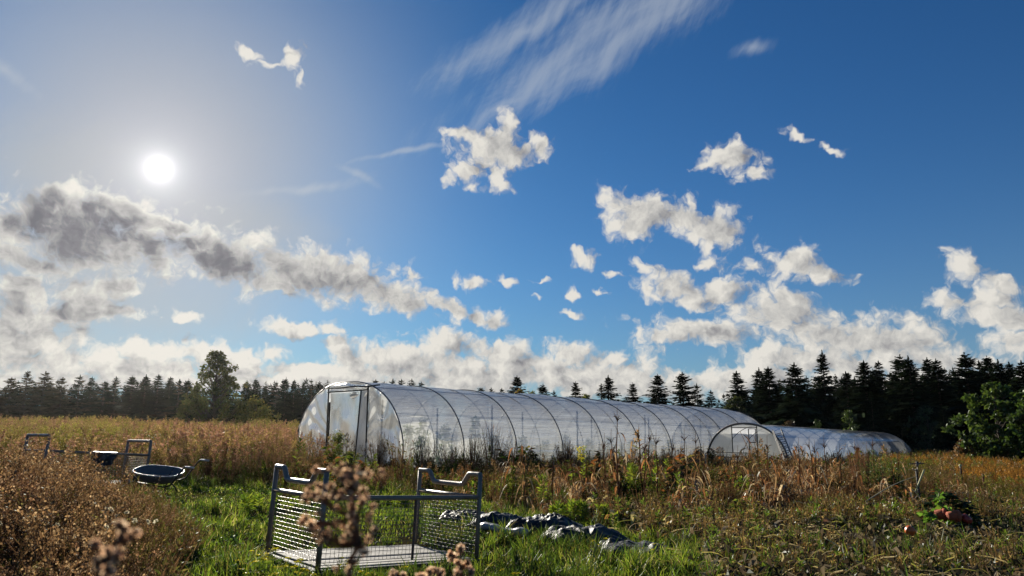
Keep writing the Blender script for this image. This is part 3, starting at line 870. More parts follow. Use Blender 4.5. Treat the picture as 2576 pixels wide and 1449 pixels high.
# the second cage, among the brown weeds
pr = at(371, 1145, 17.2); pl = at(112, 1134, 15.4)
dv = pl - pr
Ln = float(np.linalg.norm(dv[:2])) 
yaw2 = math.atan2(-dv[1], -dv[0])
h2 = 0.92
R2 = rot(yaw2, math.atan2(dv[2], np.hypot(dv[0], dv[1])) * 1.0, 0.0)
zg = pl[2] - h2 * 0.66
lf = pl.copy()
cage('transport_cage', 'long steel mesh cage with straight end bars standing deep in brown weeds', (lf[0], lf[1], zg), R2, Ln, 1.0, h2, False, 0.66)
def hung_sheet():
    ax = R2[:, 0]; n = 26; m = 16
    s0 = Ln * 0.45; wd = Ln * 0.24
    S, D = np.meshgrid(np.linspace(0, 1, n), np.linspace(0, 1, m), indexing='ij')
    rr = np.random.default_rng(2)
    drop = 0.06 + 0.24 * (0.4 + 0.6 * np.abs(np.sin(S * 2.1 + 0.5)))
    ou = -R2[:, 1]
    P0 = lf[None, None, :] * [1, 1, 0] + [0, 0, zg + h2 * 0.66 + 0.035] + ax * (s0 + wd * S * (1 - 0.15 * D))[..., None]
    Vv = P0 + ou * (0.035 + 0.05 * np.sin(S * 17) * D + smooth_noise(n, m, 5, 4, 0.02, rr))[..., None] + np.array([0, 0, -1.0]) * (D * drop)[..., None]
    Vv[:, 0] -= ou * 0.07
    o = grid_obj('plastic_sheet', Vv, np.stack([S, D], -1), M_BLACK, None)
    tag(o, 'black plastic sheet hanging over the rail of the mesh cage among the weeds', 'sheet')
    md = o.modifiers.new('thick', 'SOLIDIFY'); md.thickness = 0.004
hung_sheet()

# ------------------------------------------------------------------ wheelbarrow
def wheelbarrow():
    o = on_ground(401, 15.7)
    T = thing('wheelbarrow', 'empty grey wheelbarrow with pale rim standing on the grass by weeds', 'wheelbarrow', tuple(o))
    T.rotation_euler = (math.radians(13), math.radians(6.0), math.radians(-8)); T.scale = (.95, .95, 0.78); T.location.z += 0.02
    # local: x towards the handles, wheel at -x
    def ring(z, sx, sy, cx, n=40, p=2.6):
        a = np.linspace(0, 2 * PI, n, endpoint=False)
        c, s = np.cos(a), np.sin(a)
        return np.stack([cx + sx * np.sign(c) * np.abs(c) ** (2 / p), sy * np.sign(s) * np.abs(s) ** (2 / p), np.full(n, z) - 0.05 * 0], 1)
    n = 40; rings = []
    for z, f in ((0.58, 1.0), (0.50, .95), (0.42, .86), (0.35, .74), (0.315, .60), (0.305, .3)):
        rings.append(ring(z, 0.53 * f, 0.345 * f, -0.04 - (1 - f) * 0.05))
    inner = [r_ + np.array([0, 0, 0.012]) for r_ in rings]
    for i, r_ in enumerate(inner): c = r_.mean(0); inner[i] = c + (r_ - c) * [0.975, 0.965, 1]
    allr = [rings[-1] * 0 + rings[-1].mean(0)] + rings[::-1] + inner + [inner[-1] * 0 + inner[-1].mean(0)]
    V = np.concatenate(allr); F = [[i * n + j, i * n + (j + 1) % n, (i + 1) * n + (j + 1) % n, (i + 1) * n + j] for i in range(len(allr) - 1) for j in range(n)]
    Geo().add(V, F).build('tub', M_TUB, T, True)
    rp = rings[0] + [0, 0, 0.006]; g = Geo(); tube(g, np.concatenate([rp, rp[:2]]), 0.015, 8, cap=False); g.build('rim', M_RIM, T, True)
    for s in (-1, 1):
        g = Geo(); tube(g, [(-0.74, 0.10 * s, 0.18), (-0.45, 0.13 * s, 0.26), (-0.1, 0.22 * s, 0.285), (0.30, 0.26 * s, 0.29), (0.44, 0.27 * s, 0.38), (0.72, 0.28 * s, 0.86), (0.76, 0.28 * s, 0.90), (0.84, 0.28 * s, 0.905)], 0.018, 8)
        f = g.build('frame_tube', M_DARKSTEEL, T, True)
        g = Geo(); tube(g, [(0.78, 0.28 * s, 0.903), (0.96, 0.28 * s, 0.91)], 0.025, 8); g.build('grip', M_HANDLEGRIP, T, True)
        g = Geo(); tube(g, [(0.08, 0.235 * s, 0.285), (-0.02, 0.25 * s, 0.10), (-0.05, 0.255 * s, -0.03)], 0.015, 6)
        tube(g, [(0.02, 0.235 * s, 0.285), (0.20, 0.25 * s, 0.08), (0.25, 0.255 * s, -0.03)], 0.015, 6); g.build('leg', M_DARKSTEEL, T, True)
        g = Geo(); tube(g, [(0.10, 0.33 * s, 0.565), (0.04, 0.275 * s, 0.40), (0.0, 0.23 * s, 0.29)], 0.014, 6); g.build('tub_strap', M_DARKSTEEL, T, True)
    g = Geo(); a = np.linspace(0, 2 * PI, 28)
    cx, cz, R_ = -0.72, 0.17, 0.16
    tube(g, np.stack([cx + R_ * np.cos(a), 0 * a, cz + R_ * np.sin(a)], 1), 0.045, 8, cap=False)
    w = g.build('wheel', M_TYRE, T, True)
    g = Geo(); pr_ = [(0.03, -0.05), (0.05, -0.03), (0.12, -0.012), (0.12, 0.012), (0.05, 0.03), (0.03, 0.05)]
    lathe(g, pr_, sides=18); g.v = [np.stack([v[:, 0] + cx, v[:, 2], v[:, 1] + cz], 1) for v in g.v]; g.build('hub', M_HANDLEGRIP, w, True)
    g = Geo(); tube(g, [(cx, -0.11, cz), (cx, 0.11, cz)], 0.012, 6); g.build('axle', M_DARKSTEEL, w)
wheelbarrow()

# ------------------------------------------------------------------ ladder on the small tunnel
def ladder():
    top = at(1954, 1081, 36.3); bot = at(1992, 1176, 34.6)
    T = thing('ladder', 'weathered two part ladder leaning on the side of the low tunnel', 'ladder', tuple(bot))
    ax = top - bot; Ln_ = np.linalg.norm(ax); ax = ax / Ln_
    sd = np.array([0.93, -0.30, 0.12]); sd = sd - ax * (sd @ ax); sd /= np.linalg.norm(sd); nn = np.cross(sd, ax)
    Rm = np.stack([sd, nn, ax], 1); w = 0.21
    for lay, (dz, z1) in enumerate(((0.0, Ln_), (0.085, Ln_ - 0.12))):
        ww = w - lay * 0.035
        for s in (-1, 1):
            g = Geo(); box(g, Rm @ np.array([s * ww, dz, z1 / 2]), (0.035, 0.075, z1), R=Rm, bev=0.006); g.build('rail', M_ALU, T)
        k = 0
        z = 0.18 + lay * 0.09
        while z < z1 - 0.08:
            g = Geo(); tube(g, [Rm @ np.array([-ww, dz, z]), Rm @ np.array([ww, dz, z])], 0.019, 8); g.build('rung', M_ALU, T, True); z += 0.28
    for s in (-1, 1):
        g = Geo(); box(g, Rm @ np.array([s * w, 0.0, Ln_ + 0.02]), (0.045, 0.085, 0.06), R=Rm, bev=0.012); g.build('end_cap', M_BLACK, T)
ladder()

# ------------------------------------------------------------------ pumpkins, bench, pots
def pumpkin_geo(r, squash=0.78, ribs=9, seed=0):
    rr = np.random.default_rng(seed)
    n, k = 36, 15
    a = np.linspace(0, 2 * PI, n, endpoint=False); t = np.linspace(-PI / 2, PI / 2, k)
    A, T_ = np.meshgrid(a, t, indexing='ij')
    rib = 1 - 0.09 * np.abs(np.cos(A * ribs / 2)) ** 6
    R_ = r * np.cos(T_) ** 0.8 * rib
    Z = r * squash * np.sin(T_) - r * 0.16 * np.exp(-(np.cos(T_) / 0.35) ** 2) * np.sign(np.sin(T_))
    V = np.stack([R_ * np.cos(A), R_ * np.sin(A), Z + r * squash * 0.9], -1)
    V = V * (1 + rr.normal(0, 0.015, (n, 1, 1)))
    F = [[i * k + j, ((i + 1) % n) * k + j, ((i + 1) % n) * k + j + 1, i * k + j + 1] for i in range(n) for j in range(k - 1)]
    return Geo().add(V.reshape(-1, 3), F)
def pumpkin(loc, r, label, mat=None, squash=0.78, tilt=(0, 0), seed=0, group=None):
    T = thing('pumpkin', label, 'pumpkin', tuple(loc), group); T.rotation_euler = (tilt[0], tilt[1], seed)
    pumpkin_geo(r, squash, seed=seed).build('flesh', mat or M_PUMPKIN, T, True)
    g = Geo(); top = r * squash * 1.75
    tube(g, [(0, 0, top - r * 0.08), (0.01, 0, top + r * .12), (0.03, 0.01, top + r * .3)], [r * .16, r * .10, r * .09], 7); g.build('stalk', M_STALK, T, True)
    return T

def bench():
    Y = 33.2
    a = at(1683, 1175, Y); b = at(1780, 1171, Y + 0.4)
    zt = (a[2] + b[2]) / 2
    c = (a + b) / 2; Ln_ = np.linalg.norm((b - a)[:2]); yw = math.atan2(b[1] - a[1], b[0] - a[0])
    gz = float(G(c[0], c[1]))
    T = thing('bench', 'dark timber bench holding orange pumpkins beside the low tunnel', 'bench', (c[0], c[1], gz)); T.rotation_euler = (0, 0, yw)
    hh = zt - gz
    g = Geo(); nb = 4
    for i in range(nb): box(g, (0, -0.27 + i * 0.18, hh - 0.03), (Ln_, 0.165, 0.045), bev=0.006)
    g.build('bench_top', M_DARKPOST, T)
    for sx in (-1, 1):
        for sy in (-1, 1):
            g = Geo(); box(g, (sx * (Ln_ / 2 - 0.1), sy * 0.26, (hh - 0.055) / 2 - 0.05), (0.07, 0.07, hh + 0.04), bev=0.006); g.build('leg', M_DARKPOST, T)
    ca, sa = math.cos(yw), math.sin(yw)
    def on(px, d): 
        q = (px - 1731) / (1780 - 1683) * Ln_
        return (c[0] + ca * q - sa * d, c[1] + sa * q + ca * d, zt - 0.006)
    pumpkin(on(1700, -.05), 0.15, 'pale tan pumpkin at the left end of the bench by the low tunnel', M_PALEPUMP, seed=1)
    pumpkin(on(1712, -.10), 0.15, 'orange pumpkin next to the pale tan one on the bench', seed=2)
    pumpkin(on(1729, -.12), 0.16, 'orange pumpkin in the middle of the row on the bench', seed=3)
    pumpkin(on(1743, -.05), 0.19, 'largest orange pumpkin, towards the right of the bench', seed=4)
    pumpkin(on(1756, -.12), 0.13, 'small orange pumpkin at the right end of the row on the bench', seed=5)
    # grey-white pipe post at the corner of the low tunnel
    p_ = at(1776, 1145, 34.5)
    q = on_ground(1776, 34.5); g = Geo(); tube(g, [(0, 0, -0.1), (0, 0, (p_[2] - q[2]) * .6), (0.0, 0, p_[2] - q[2]), (0.03, 0, p_[2] - q[2] + .03)], 0.03, 8)
    o = g.build('standpipe', M_WHITE, None, True, loc=q); tag(o, 'white water standpipe at the corner of the low tunnel beside the bench', 'pipe')
bench()

def tray(px, py, Y, label, w=0.45, d=0.3, h=0.16, mat=M_WHITE):
    p_ = at(px, py, Y); q = on_ground(px, Y)
    T = thing('plastic_tub', label, 'tub', (p_[0], Y, max(p_[2] - h, q[2])))
    g = Geo()
    o_ = [(-w / 2, -d / 2), (w / 2, -d / 2), (w / 2, d / 2), (-w / 2, d / 2)]
    rings = [[(x * .82, y * .82, 0) for x, y in o_], [(x, y, h) for x, y in o_], [(x * 1.08, y * 1.1, h) for x, y in o_], [(x * 1.08, y * 1.1, h - 0.02) for x, y in o_], ]
    ins = [[(x * .95, y * .95, h) for x, y in o_], [(x * .8, y * .8, 0.012) for x, y in o_]]
    def skin(rs):
        V = np.array(rs).reshape(-1, 3); F = [[i * 4 + j, i * 4 + (j + 1) % 4, (i + 1) * 4 + (j + 1) % 4, (i + 1) * 4 + j] for i in range(len(rs) - 1) for j in range(4)]
        return V, F
    V, F = skin(rings[:2]); g.add(V, F + [[3, 2, 1, 0]])
    V, F = skin([rings[3], rings[2], ins[0], ins[1]]); g.add(V, F + [[12, 13, 14, 15]])
    g.build('tub_body', mat, T)
tray(1486 * 1.0 + 186, 1208, 27.0, 'white plastic tub lying in the weeds under the bench', 0.4, 0.3, 0.14)
tray(1775, 1187, 29.5, 'pale lidless plastic box among dead corn in front of the low tunnel door', 0.55, 0.35, 0.2)

def pots():
    for i, (px, py, Y, r, h, lay, lb) in enumerate((
        (2366, 1294, 12.2, 0.092, 0.17, 1, 'larger terracotta pot lying on its side beside the leafy squash plant'),
        (2398, 1298, 12.0, 0.092, 0.17, 2, 'terracotta pot lying between the larger pot and the broken red one'))):
        p_ = at(px, py, Y)
        T = thing('terracotta_pot', lb, 'flower pot', (p_[0], p_[1], max(p_[2], float(G(p_[0], p_[1])) + r)), 'terracotta pots in the pumpkin patch')
        T.rotation_euler = (math.radians(90), 0.15 * i, math.radians(62 + 25 * i))
        g = Geo(); lathe(g, [(0.012, -h / 2), (r * .68, -h / 2), (r * .9, h / 2 - 0.05), (r * .88, h / 2 - 0.0), (r * .8, h / 2), (r * .6, -h / 2 + .02), (0.0, -h / 2 + .02)], sides=24); g.build('pot_body', M_TERRA, T, True)
        g = Geo(); lathe(g, [(r * .9, h / 2 - .055), (r * 1.02, h / 2 - .052), (r * 1.02, h / 2 + .002), (r * .82, h / 2 + .003)], sides=24); g.build('rim', M_TERRA, T, True)
    p_ = at(2424, 1298, 12.0); pumpkin((p_[0], p_[1], p_[2] - 0.09), 0.085, 'small dark red pumpkin beside the terracotta pots in the withered vines', principled('red_pumpkin_skin', (0.45, 0.05, 0.03), rough=0.4, nscale=8), seed=7, tilt=(.6, .2))
    p_ = at(2283, 1328, 10.6); pumpkin((p_[0], p_[1], p_[2] - 0.085), 0.070, 'small glossy orange pumpkin alone among withered vines in front of the squash plant', seed=8, tilt=(.3, -.4), squash=0.95)
pots()

# ------------------------------------------------------------------ sprinkler post and stakes
def sprinkler():
    b = at(2311, 1236, 17.5); t = at(2317, 1172, 17.5)
    gz = float(G(b[0], b[1]))
    T = thing('sprinkler_post', 'black irrigation post with a sprinkler head and valve in the weeds', 'sprinkler', (b[0], b[1], gz))
    h = t[2] - gz
    g = Geo(); box(g, (0, 0, h * .45), (0.045, 0.045, h * .95), bev=0.006); g.build('post', M_BLACK, T)
    g = Geo(); tube(g, [(0.012, -0.03, h * .80), (0.014, -0.03, h)], 0.013, 8); lathe(g, [(0, h - .01), (.03, h - .01), (.036, h + .03), (.02, h + .06), (0, h + .06)], (0.014, -0.03, 0), 12); g.build('riser', M_STEEL, T, True)
    g = Geo(); tube(g, [(-0.16, -0.03, h + .045), (-0.05, -.03, h + .05), (0.05, -0.03, h + .045), (0.17, -0.03, h + .055)], 0.013, 7); box(g, (0.02, -.03, h + .075), (0.06, .04, .05), bev=.008); tube(g, [(0.06, -.03, h + .05), (0.10, -.03, h + .09)], .009, 6); g.build('sprinkler_head', M_BLACK, T)
    g = Geo(); tube(g, [(0.0, -0.03, h - .12), (-0.09, -0.035, h - .085), (-0.10, -0.035, h - .05)], 0.012, 7); g.build('hose_elbow', M_STEEL, T, True)
    s0 = at(2305, 1232, 17.2); s1 = at(2325, 1181, 17.2)
    g = Geo(); tube(g, np.stack([s0 - (s1 - s0) * .12, (s0 * .6 + s1 * .4), s1]) - s0, [.017, .018, .019], 7); o = g.build('garden_stake', M_YSTICK, None, True, loc=s0)
    tag(o, 'pale yellow stake leaning against the black sprinkler post', 'stake')
    for px, py, Y, lb, w in ((2423, 1172, 24.0, 'slim dark post with a yellow cap in the far right meadow', .03), (2479, 1192, 21.0, 'rusty red post standing in the orange weeds of the right meadow', .035)):
        q = on_ground(px, Y); p_ = at(px, py, Y); hh = p_[2] - q[2]
        T = thing('marker_post', lb, 'post', tuple(q)); g = Geo(); tube(g, [(0, 0, -.1), (0, 0, hh * .9), (0, 0, hh)], [w * .8, w * .8, w], 8); g.build('post', M_DARKSTEEL if px < 2450 else principled('rust', (.16, .035, .03), nscale=8), T, True)
        if px < 2450: g = Geo(); lathe(g, [(0, hh + .05), (.04, hh + .04), (.055, hh), (0, hh - .01)], sides=10); g.build('cap', M_YSTICK, T, True)
    # leaning dry branch in the weeds
    s0 = on_ground(2180, 13.2) + [0, 0, .12]; s1 = at(2306, 1198, 15.0); s0 = at(2178, 1262, 13.2)
    g = Geo(); n_ = 9; q = np.linspace(0, 1, n_); P_ = s0 + (s1 - s0) * q[:, None] + np.stack([0 * q, 0 * q, .05 * np.sin(q * 3.1)], 1)
    tube(g, P_ - s0, np.linspace(.011, .005, n_), 6)
    tube(g, np.stack([P_[4], P_[4] + [-.22, .02, .03]]) - s0, .006, 5)
    o = g.build('dry_branch', M_STALK, None, True, loc=s0); tag(o, 'long pale dry branch leaning through the brown weeds', 'branch')
sprinkler()

# ------------------------------------------------------------------ crumpled plastic sheeting
M_TARP, N, out = new_mat('silage_sheet')
tcn = N.n('ShaderNodeTexCoord'); f, _ = N.noise(tcn.outputs['Object'], 3.0, 6, 0.6); f2, _ = N.noise(tcn.outputs['Object'], 9.0, 5, 0.6, dist=1.0)
c = N.mix(N.smooth(f, .42, .62), (0.012, 0.012, 0.013), (0.045, 0.045, 0.045))
p_ = N.n('ShaderNodeBsdfPrincipled'); N.link(c, p_.inputs['Base Color']); p_.inputs['Roughness'].default_value = 0.5; p_.inputs['Specular IOR Level'].default_value = 0.28
bm_ = N.n('ShaderNodeBump'); bm_.inputs['Strength'].default_value = .6; bm_.inputs['Distance'].default_value = .05; N.link(f2, bm_.inputs['Height']); N.link(bm_.outputs[0], p_.inputs['Normal'])
N.link(p_.outputs[0], out.inputs[0])
def heap(px, py, Y, w, d, h, label, seed, yw=0.0, name='plastic_sheeting'):
    """a crumpled heap of sheet: lumpy dome with sharp folds, edge lying on the ground"""
    rr = np.random.default_rng(seed)
    n, m = 90, 56
    S, D = np.meshgrid(np.linspace(-1, 1, n), np.linspace(-1, 1, m), indexing='ij')
    env = np.clip(1 - np.abs(S) ** 2.4, 0, 1) * np.clip(1 - np.abs(D) ** 2.2, 0, 1)
    z = env ** .6 * (0.80 + smooth_noise(n, m, 3, 2, 0.18, rr))
    for k in range(15):
        a = rr.uniform(0, PI); c0 = rr.uniform(-1, 1); w_ = rr.uniform(.03, .10); q = S * math.cos(a) + D * math.sin(a) - c0 + smooth_noise(n, m, 4, 4, .10, rr)
        z += env ** .5 * rr.uniform(-.12, .15) * np.maximum(0, 1 - np.abs(q) / w_)
    z += env * np.abs(smooth_noise(n, m, 11, 8, .05, rr))
    X = S * w / 2 * (1 + smooth_noise(n, m, 3, 3, .10, rr)); Yv = D * d / 2 * (1 + smooth_noise(n, m, 3, 3, .14, rr))
    b = on_ground(px, Y)
    ca, sa = math.cos(yw), math.sin(yw)
    gx = X * ca - Yv * sa; gy = X * sa + Yv * ca
    gz = G(b[0] + gx, b[1] + gy) - b[2]
    V = np.stack([gx, gy, gz + np.maximum(z, 0.0) * h + 0.012 + 0.02 * smooth_noise(n, m, 9, 7, 1, rr)], -1)
    o = grid_obj(name, V, np.stack([S, D], -1), M_TARP, None, True); o.location = b
    md = o.modifiers.new('thick', 'SOLIDIFY'); md.thickness = 0.006
    return tag(o, label, 'plastic sheet', 'crumpled dark plastic sheets along the bed')
heap(1165, 1300, 12.9, .8, .7, .13, 'crumpled grey plastic sheet seen through the mesh of the near cage', 1, -.2)
heap(1252, 1318, 12.2, 0.85, .8, .20, 'striped glossy grey plastic heap right beside the corner post of the near cage', 2, -.3)
heap(1370, 1325, 11.7, 1.05, .9, .26, 'large smooth dark plastic heap, the tallest of the crumpled sheets', 3, -.3)
heap(1475, 1345, 10.8, 1.15, .75, .18, 'flat grey plastic sheet with a bright upright fold, next after the tallest heap', 4, -.25)
heap(1590, 1372, 9.9, 1.0, .75, .11, 'black plastic sheet in flat shiny folds, last of the row, half hidden by grass', 5, -.2)
def roll():
    a = on_ground(1213, 11.6); b = on_ground(1330, 10.9)
    q = np.linspace(0, 1, 14)[:, None]; P_ = a + (b - a) * q + np.concatenate([0 * q, 0 * q, .07 + .02 * np.sin(q * 9)], 1)
    g = Geo(); tube(g, P_ - a, .06 + .008 * np.sin(np.arange(14) * 1.9), 12); o = g.build('sheet_roll', principled('rolled_film', (.28, .28, .28), rough=.35, nscale=9, bump=.5, bscale=14), None, True, loc=a)
    tag(o, 'pale grey roll of plastic lying in front of the dark plastic heaps', 'plastic roll')
roll()

# ------------------------------------------------------------------ plants: materials and building blocks
M_GRASS = foliage('grass_blades', transl=0.52, gloss=0.022, grough=0.4)
M_DRY = foliage('dry_plants', transl=0.40, gloss=0.012, tboost=(1.2, 1.1, 0.85))
M_LEAF = foliage('green_leaves', transl=0.48, gloss=0.03, grough=0.38)
M_NEEDLE = foliage('needles', transl=0.12, gloss=0.01, grough=0.5, nscale=0.6, var=0.3)
M_CROWN = foliage('tree_leaves', transl=0.34, gloss=0.03, grough=0.45, nscale=0.5, var=0.3)
M_BARK = principled('bark', (0.075, 0.055, 0.04), rough=0.9, nscale=6, bump=0.5, bscale=18)

TAN = [(0.30, 0.19, 0.10), (0.34, 0.22, 0.12), (0.25, 0.15, 0.08), (0.38, 0.27, 0.16)]
BROWN = [(0.15, 0.088, 0.048), (0.19, 0.115, 0.065), (0.11, 0.068, 0.04)]
RUST = [(0.26, 0.10, 0.035), (0.22, 0.09, 0.04), (0.30, 0.14, 0.05)]
GREEN = [(0.080, 0.130, 0.020), (0.115, 0.158, 0.024), (0.060, 0.10, 0.018)]
LIME = [(0.175, 0.225, 0.028), (0.215, 0.25, 0.033)]
OLIVE = [(0.11, 0.105, 0.03), (0.14, 0.12, 0.035), (0.09, 0.095, 0.03)]
STRAW = [(0.36, 0.30, 0.16), (0.42, 0.36, 0.20), (0.30, 0.24, 0.12)]
DARKG = [(0.022, 0.045, 0.014), (0.03, 0.055, 0.016), (0.018, 0.036, 0.013)]

def blades(g, P, h, w, col, bend=0.5, segs=4):
    n = len(P); a = U(0, 2 * PI, n); d = hdir(a); L = U(0.1, 1.0, n) * bend * 2
    t = np.linspace(0, 1, segs)
    up = np.stack([np.zeros(n), np.zeros(n), np.ones(n)], -1)
    z = (t[None] - 0.30 * L[:, None] * t[None] ** 2); x = L[:, None] * t[None] ** 2 * 0.75
    Q = P[:, None, :] + (up[:, None, :] * z[..., None] + d[:, None, :] * x[..., None]) * h[:, None, None]
    W_ = w[:, None] * np.array([1.0, 0.85, 0.55, 0.06] if segs == 4 else np.linspace(1, .06, segs))[None]
    b = U(0, 2 * PI, n); S = hdir(b)
    ribbons(g, Q, W_, S, col)

def stems(g, P, T, w, col, sag=0.0, segs=3):
    """thin tapering twigs from P to T"""
    n = len(P); t = np.linspace(0, 1, segs)
    Q = P[:, None, :] + (T - P)[:, None, :] * t[None, :, None]
    Q[..., 2] += np.asarray(sag)[..., None] * (4 * t * (1 - t))[None]
    D = T - P; S = sidevec(D)
    W_ = np.broadcast_to(np.asarray(w, float), (n,))[:, None] * np.linspace(1, .45, segs)[None]
    ribbons(g, Q, W_, S, col)
    ribbons(g, Q, W_, norm(np.cross(S, norm(D))), col)

def leaf_at(g, B, L, w, col, up=0.2, droop=0.0):
    n = len(B); D = rdir(n, up) * np.asarray(L)[..., None] if np.ndim(L) else rdir(n, up) * L
    D[:, 2] -= droop * np.linalg.norm(D, axis=1)
    kites(g, B, D, sidevec(D) * (np.asarray(w)[..., None] if np.ndim(w) else w), col)

# --- small plant kinds used for the masses nobody could count
def pr_goldenrod(h, cols_low, cols_top, dense=1.0):
    g = Geo(); lean = rng.normal(0, .08, 2)
    top = np.array([lean[0] * h, lean[1] * h, h])
    stems(g, np.zeros((1, 3)), top[None], 0.006, pick(BROWN, 1), segs=3)
    n = int(16 * dense); t = U(.12, .78, n); B = top * t[:, None]
    D = hdir(U(0, 2 * PI, n)) * U(.05, .13, n)[:, None]; D[:, 2] = U(-.09, .04, n)
    kites(g, B, D, sidevec(D) * .011, pick(cols_low, n))
    k = int(9 * dense); t = U(.74, .97, k); B = top * t[:, None]; a = U(0, 2 * PI, k)
    E = B + hdir(a) * (U(.08, .20, k) * (1.05 - t) * 3)[:, None] + np.stack([0 * t, 0 * t, U(.04, .12, k)], -1)
    stems(g, B, E, .004, pick(cols_top, k), sag=np.full(k, .02))
    m = int(30 * dense); i = rng.integers(0, k, m); f = U(.25, 1.05, m)[:, None]
    C_ = B[i] * (1 - f) + E[i] * f + rng.normal(0, .012, (m, 3))
    D = rdir(m, .3) * U(.035, .085, m)[:, None]; kites(g, C_, D, sidevec(D) * U(.012, .024, m)[:, None], pick(cols_top, m, .35))
    return g
def pr_bushy(h, r, cols, cols2, n=26, leaves=60, lw=.010, ll=.06):
    """twiggy weed fanning from the ground"""
    g = Geo(); a = U(0, 2 * PI, n); rr = r * np.sqrt(U(0, 1, n)); hh = h * U(.55, 1.0, n)
    B = np.concatenate([hdir(a)[:, :2] * (rr * .25)[:, None], np.zeros((n, 1))], 1)
    T = hdir(a) * rr[:, None]; T[:, 2] = hh
    stems(g, B, T, .0045, pick(cols2, n), segs=3)
    i = rng.integers(0, n, leaves); f = U(.2, 1, leaves)[:, None] ** .7; C_ = B[i] * (1 - f) + T[i] * f
    D = rdir(leaves, .35) * (ll * U(.5, 1.3, leaves))[:, None]; kites(g, C_, D, sidevec(D) * lw, pick(cols, leaves, .3))
    return g
def pr_leafy(h, cols, n=22, ll=.09, lw=.014):
    """upright stem with narrow leaves spiralling up to a tuft"""
    g = Geo(); lean = rng.normal(0, .07, 2); top = np.array([*lean * h, h])
    stems(g, np.zeros((1, 3)), top[None], .006, pick(OLIVE, 1))
    t = np.linspace(.08, 1, n) ** .8; B = top * t[:, None]; a = np.arange(n) * 2.4 + U(0, 6)
    D = hdir(a) * (ll * (1.1 - .5 * t) * U(.8, 1.2, n))[:, None]; D[:, 2] = ll * (t * 1.1 - .35) + U(-.02, .02, n)
    kites(g, B, D, sidevec(D) * lw, pick(cols, n, .2), fold=np.array([0, 0, .008]))
    return g
def pr_fleabane(h, n=9, heads=70):
    """dried seedy plant with many side sprays of pale fluffy heads"""
    g = Geo(); lean = rng.normal(0, .10, 2); top = np.array([*lean * h, h])
    stems(g, np.zeros((1, 3)), top[None], .0045, pick(BROWN, 1), segs=3)
    t = U(.35, .95, n); B = top * t[:, None]; a = U(0, 2 * PI, n); Ls = h * (.34 - .22 * t) * U(.7, 1.3, n)
    E = B + hdir(a) * Ls[:, None] * .75 + np.stack([0 * t, 0 * t, Ls * .9], -1)
    stems(g, B, E, .003, pick(BROWN, n), segs=2)
    i = rng.integers(0, n, heads); f = U(.25, 1.05, heads)[:, None]
    C_ = B[i] * (1 - f) + E[i] * f + rng.normal(0, .016, (heads, 3))
    D = rdir(heads, .5) * U(.016, .034, heads)[:, None]
    kites(g, C_, D, sidevec(D) * U(.007, .013, heads)[:, None], pick(TAN + BROWN + [(.45, .33, .21)], heads, .3), mid=.65)
    m = 14; t = U(.05, .6, m); B = top * t[:, None]; D = rdir(m, -.5) * U(.05, .10, m)[:, None]; kites(g, B, D, sidevec(D) * .008, pick(BROWN + OLIVE, m))
    return g
def pr_straw(h, n=7):
    """dead stalks with long folded strap leaves"""
    g = Geo()
    for k in range(n):
        b = np.array([*rng.normal(0, .10, 2), 0]); hh = h * U(.45, 1.05); T = b + [rng.normal(0, .16) * hh, rng.normal(0, .16) * hh, hh]
        stems(g, b[None], T[None], .007, pick([(.19, .10, .05), (.26, .16, .08), (.14, .08, .045)], 1), segs=3)
        m = 4; t = U(.2, .95, m); B = b + (T - b) * t[:, None]; a = U(0, 6.28, m); L = U(.14, .34, m); q = np.linspace(0, 1, 6)
        Q = B[:, None, :] + hdir(a)[:, None, :] * (L[:, None] * (q - .3 * q ** 2))[..., None]; Q[..., 2] += L[:, None] * (U(.1, .7, (m, 1)) * q - U(.7, 1.6, (m, 1)) * q ** 2); Q[..., 2] = np.maximum(Q[..., 2], .02)
        tw = U(-1.5, 1.5, (m, 1)) * q; S = np.cross(hdir(a), [0, 0, 1.0])[:, None, :] * np.cos(tw)[..., None] + np.array([0, 0, 1.0]) * np.sin(tw)[..., None]
        ribbons(g, Q, np.interp(q, [0, .2, .6, 1], [.008, .020, .014, .002])[None] * U(.6, 1.3, (m, 1)), S, pick([(.46, .30, .16), (.56, .44, .27), (.34, .17, .08), (.60, .50, .36), (.28, .13, .06)], m, .25))
    return g
def pr_big(h, cols, n=26):
    """weed with broad hanging leaves"""
    g = Geo()
    for k in range(4):
        b = np.array([*rng.normal(0, .09, 2), 0]); T = b + [rng.normal(0, .12) * h, rng.normal(0, .12) * h, h * U(.6, 1)]
        stems(g, b[None], T[None], .007, pick(BROWN + OLIVE, 1), segs=3)
        t = U(.15, 1, n); B = b + (T - b) * t[:, None]; D = hdir(U(0, 6.28, n)) * U(.06, .15, n)[:, None]; D[:, 2] = U(-.12, .04, n)
        kites(g, B, D, sidevec(D) * U(.014, .032, n)[:, None], pick(cols, n, .35), fold=np.array([0, 0, .01]))
    return g
def pr_tuft(h, n, cols, w=.006, bend=.7, spread=.05):
    g = Geo(); P = np.concatenate([rng.normal(0, spread, (n, 2)), np.zeros((n, 1))], 1)
    blades(g, P, h * U(.5, 1.1, n), np.full(n, w), pick(cols, n, .25), bend=bend); return g

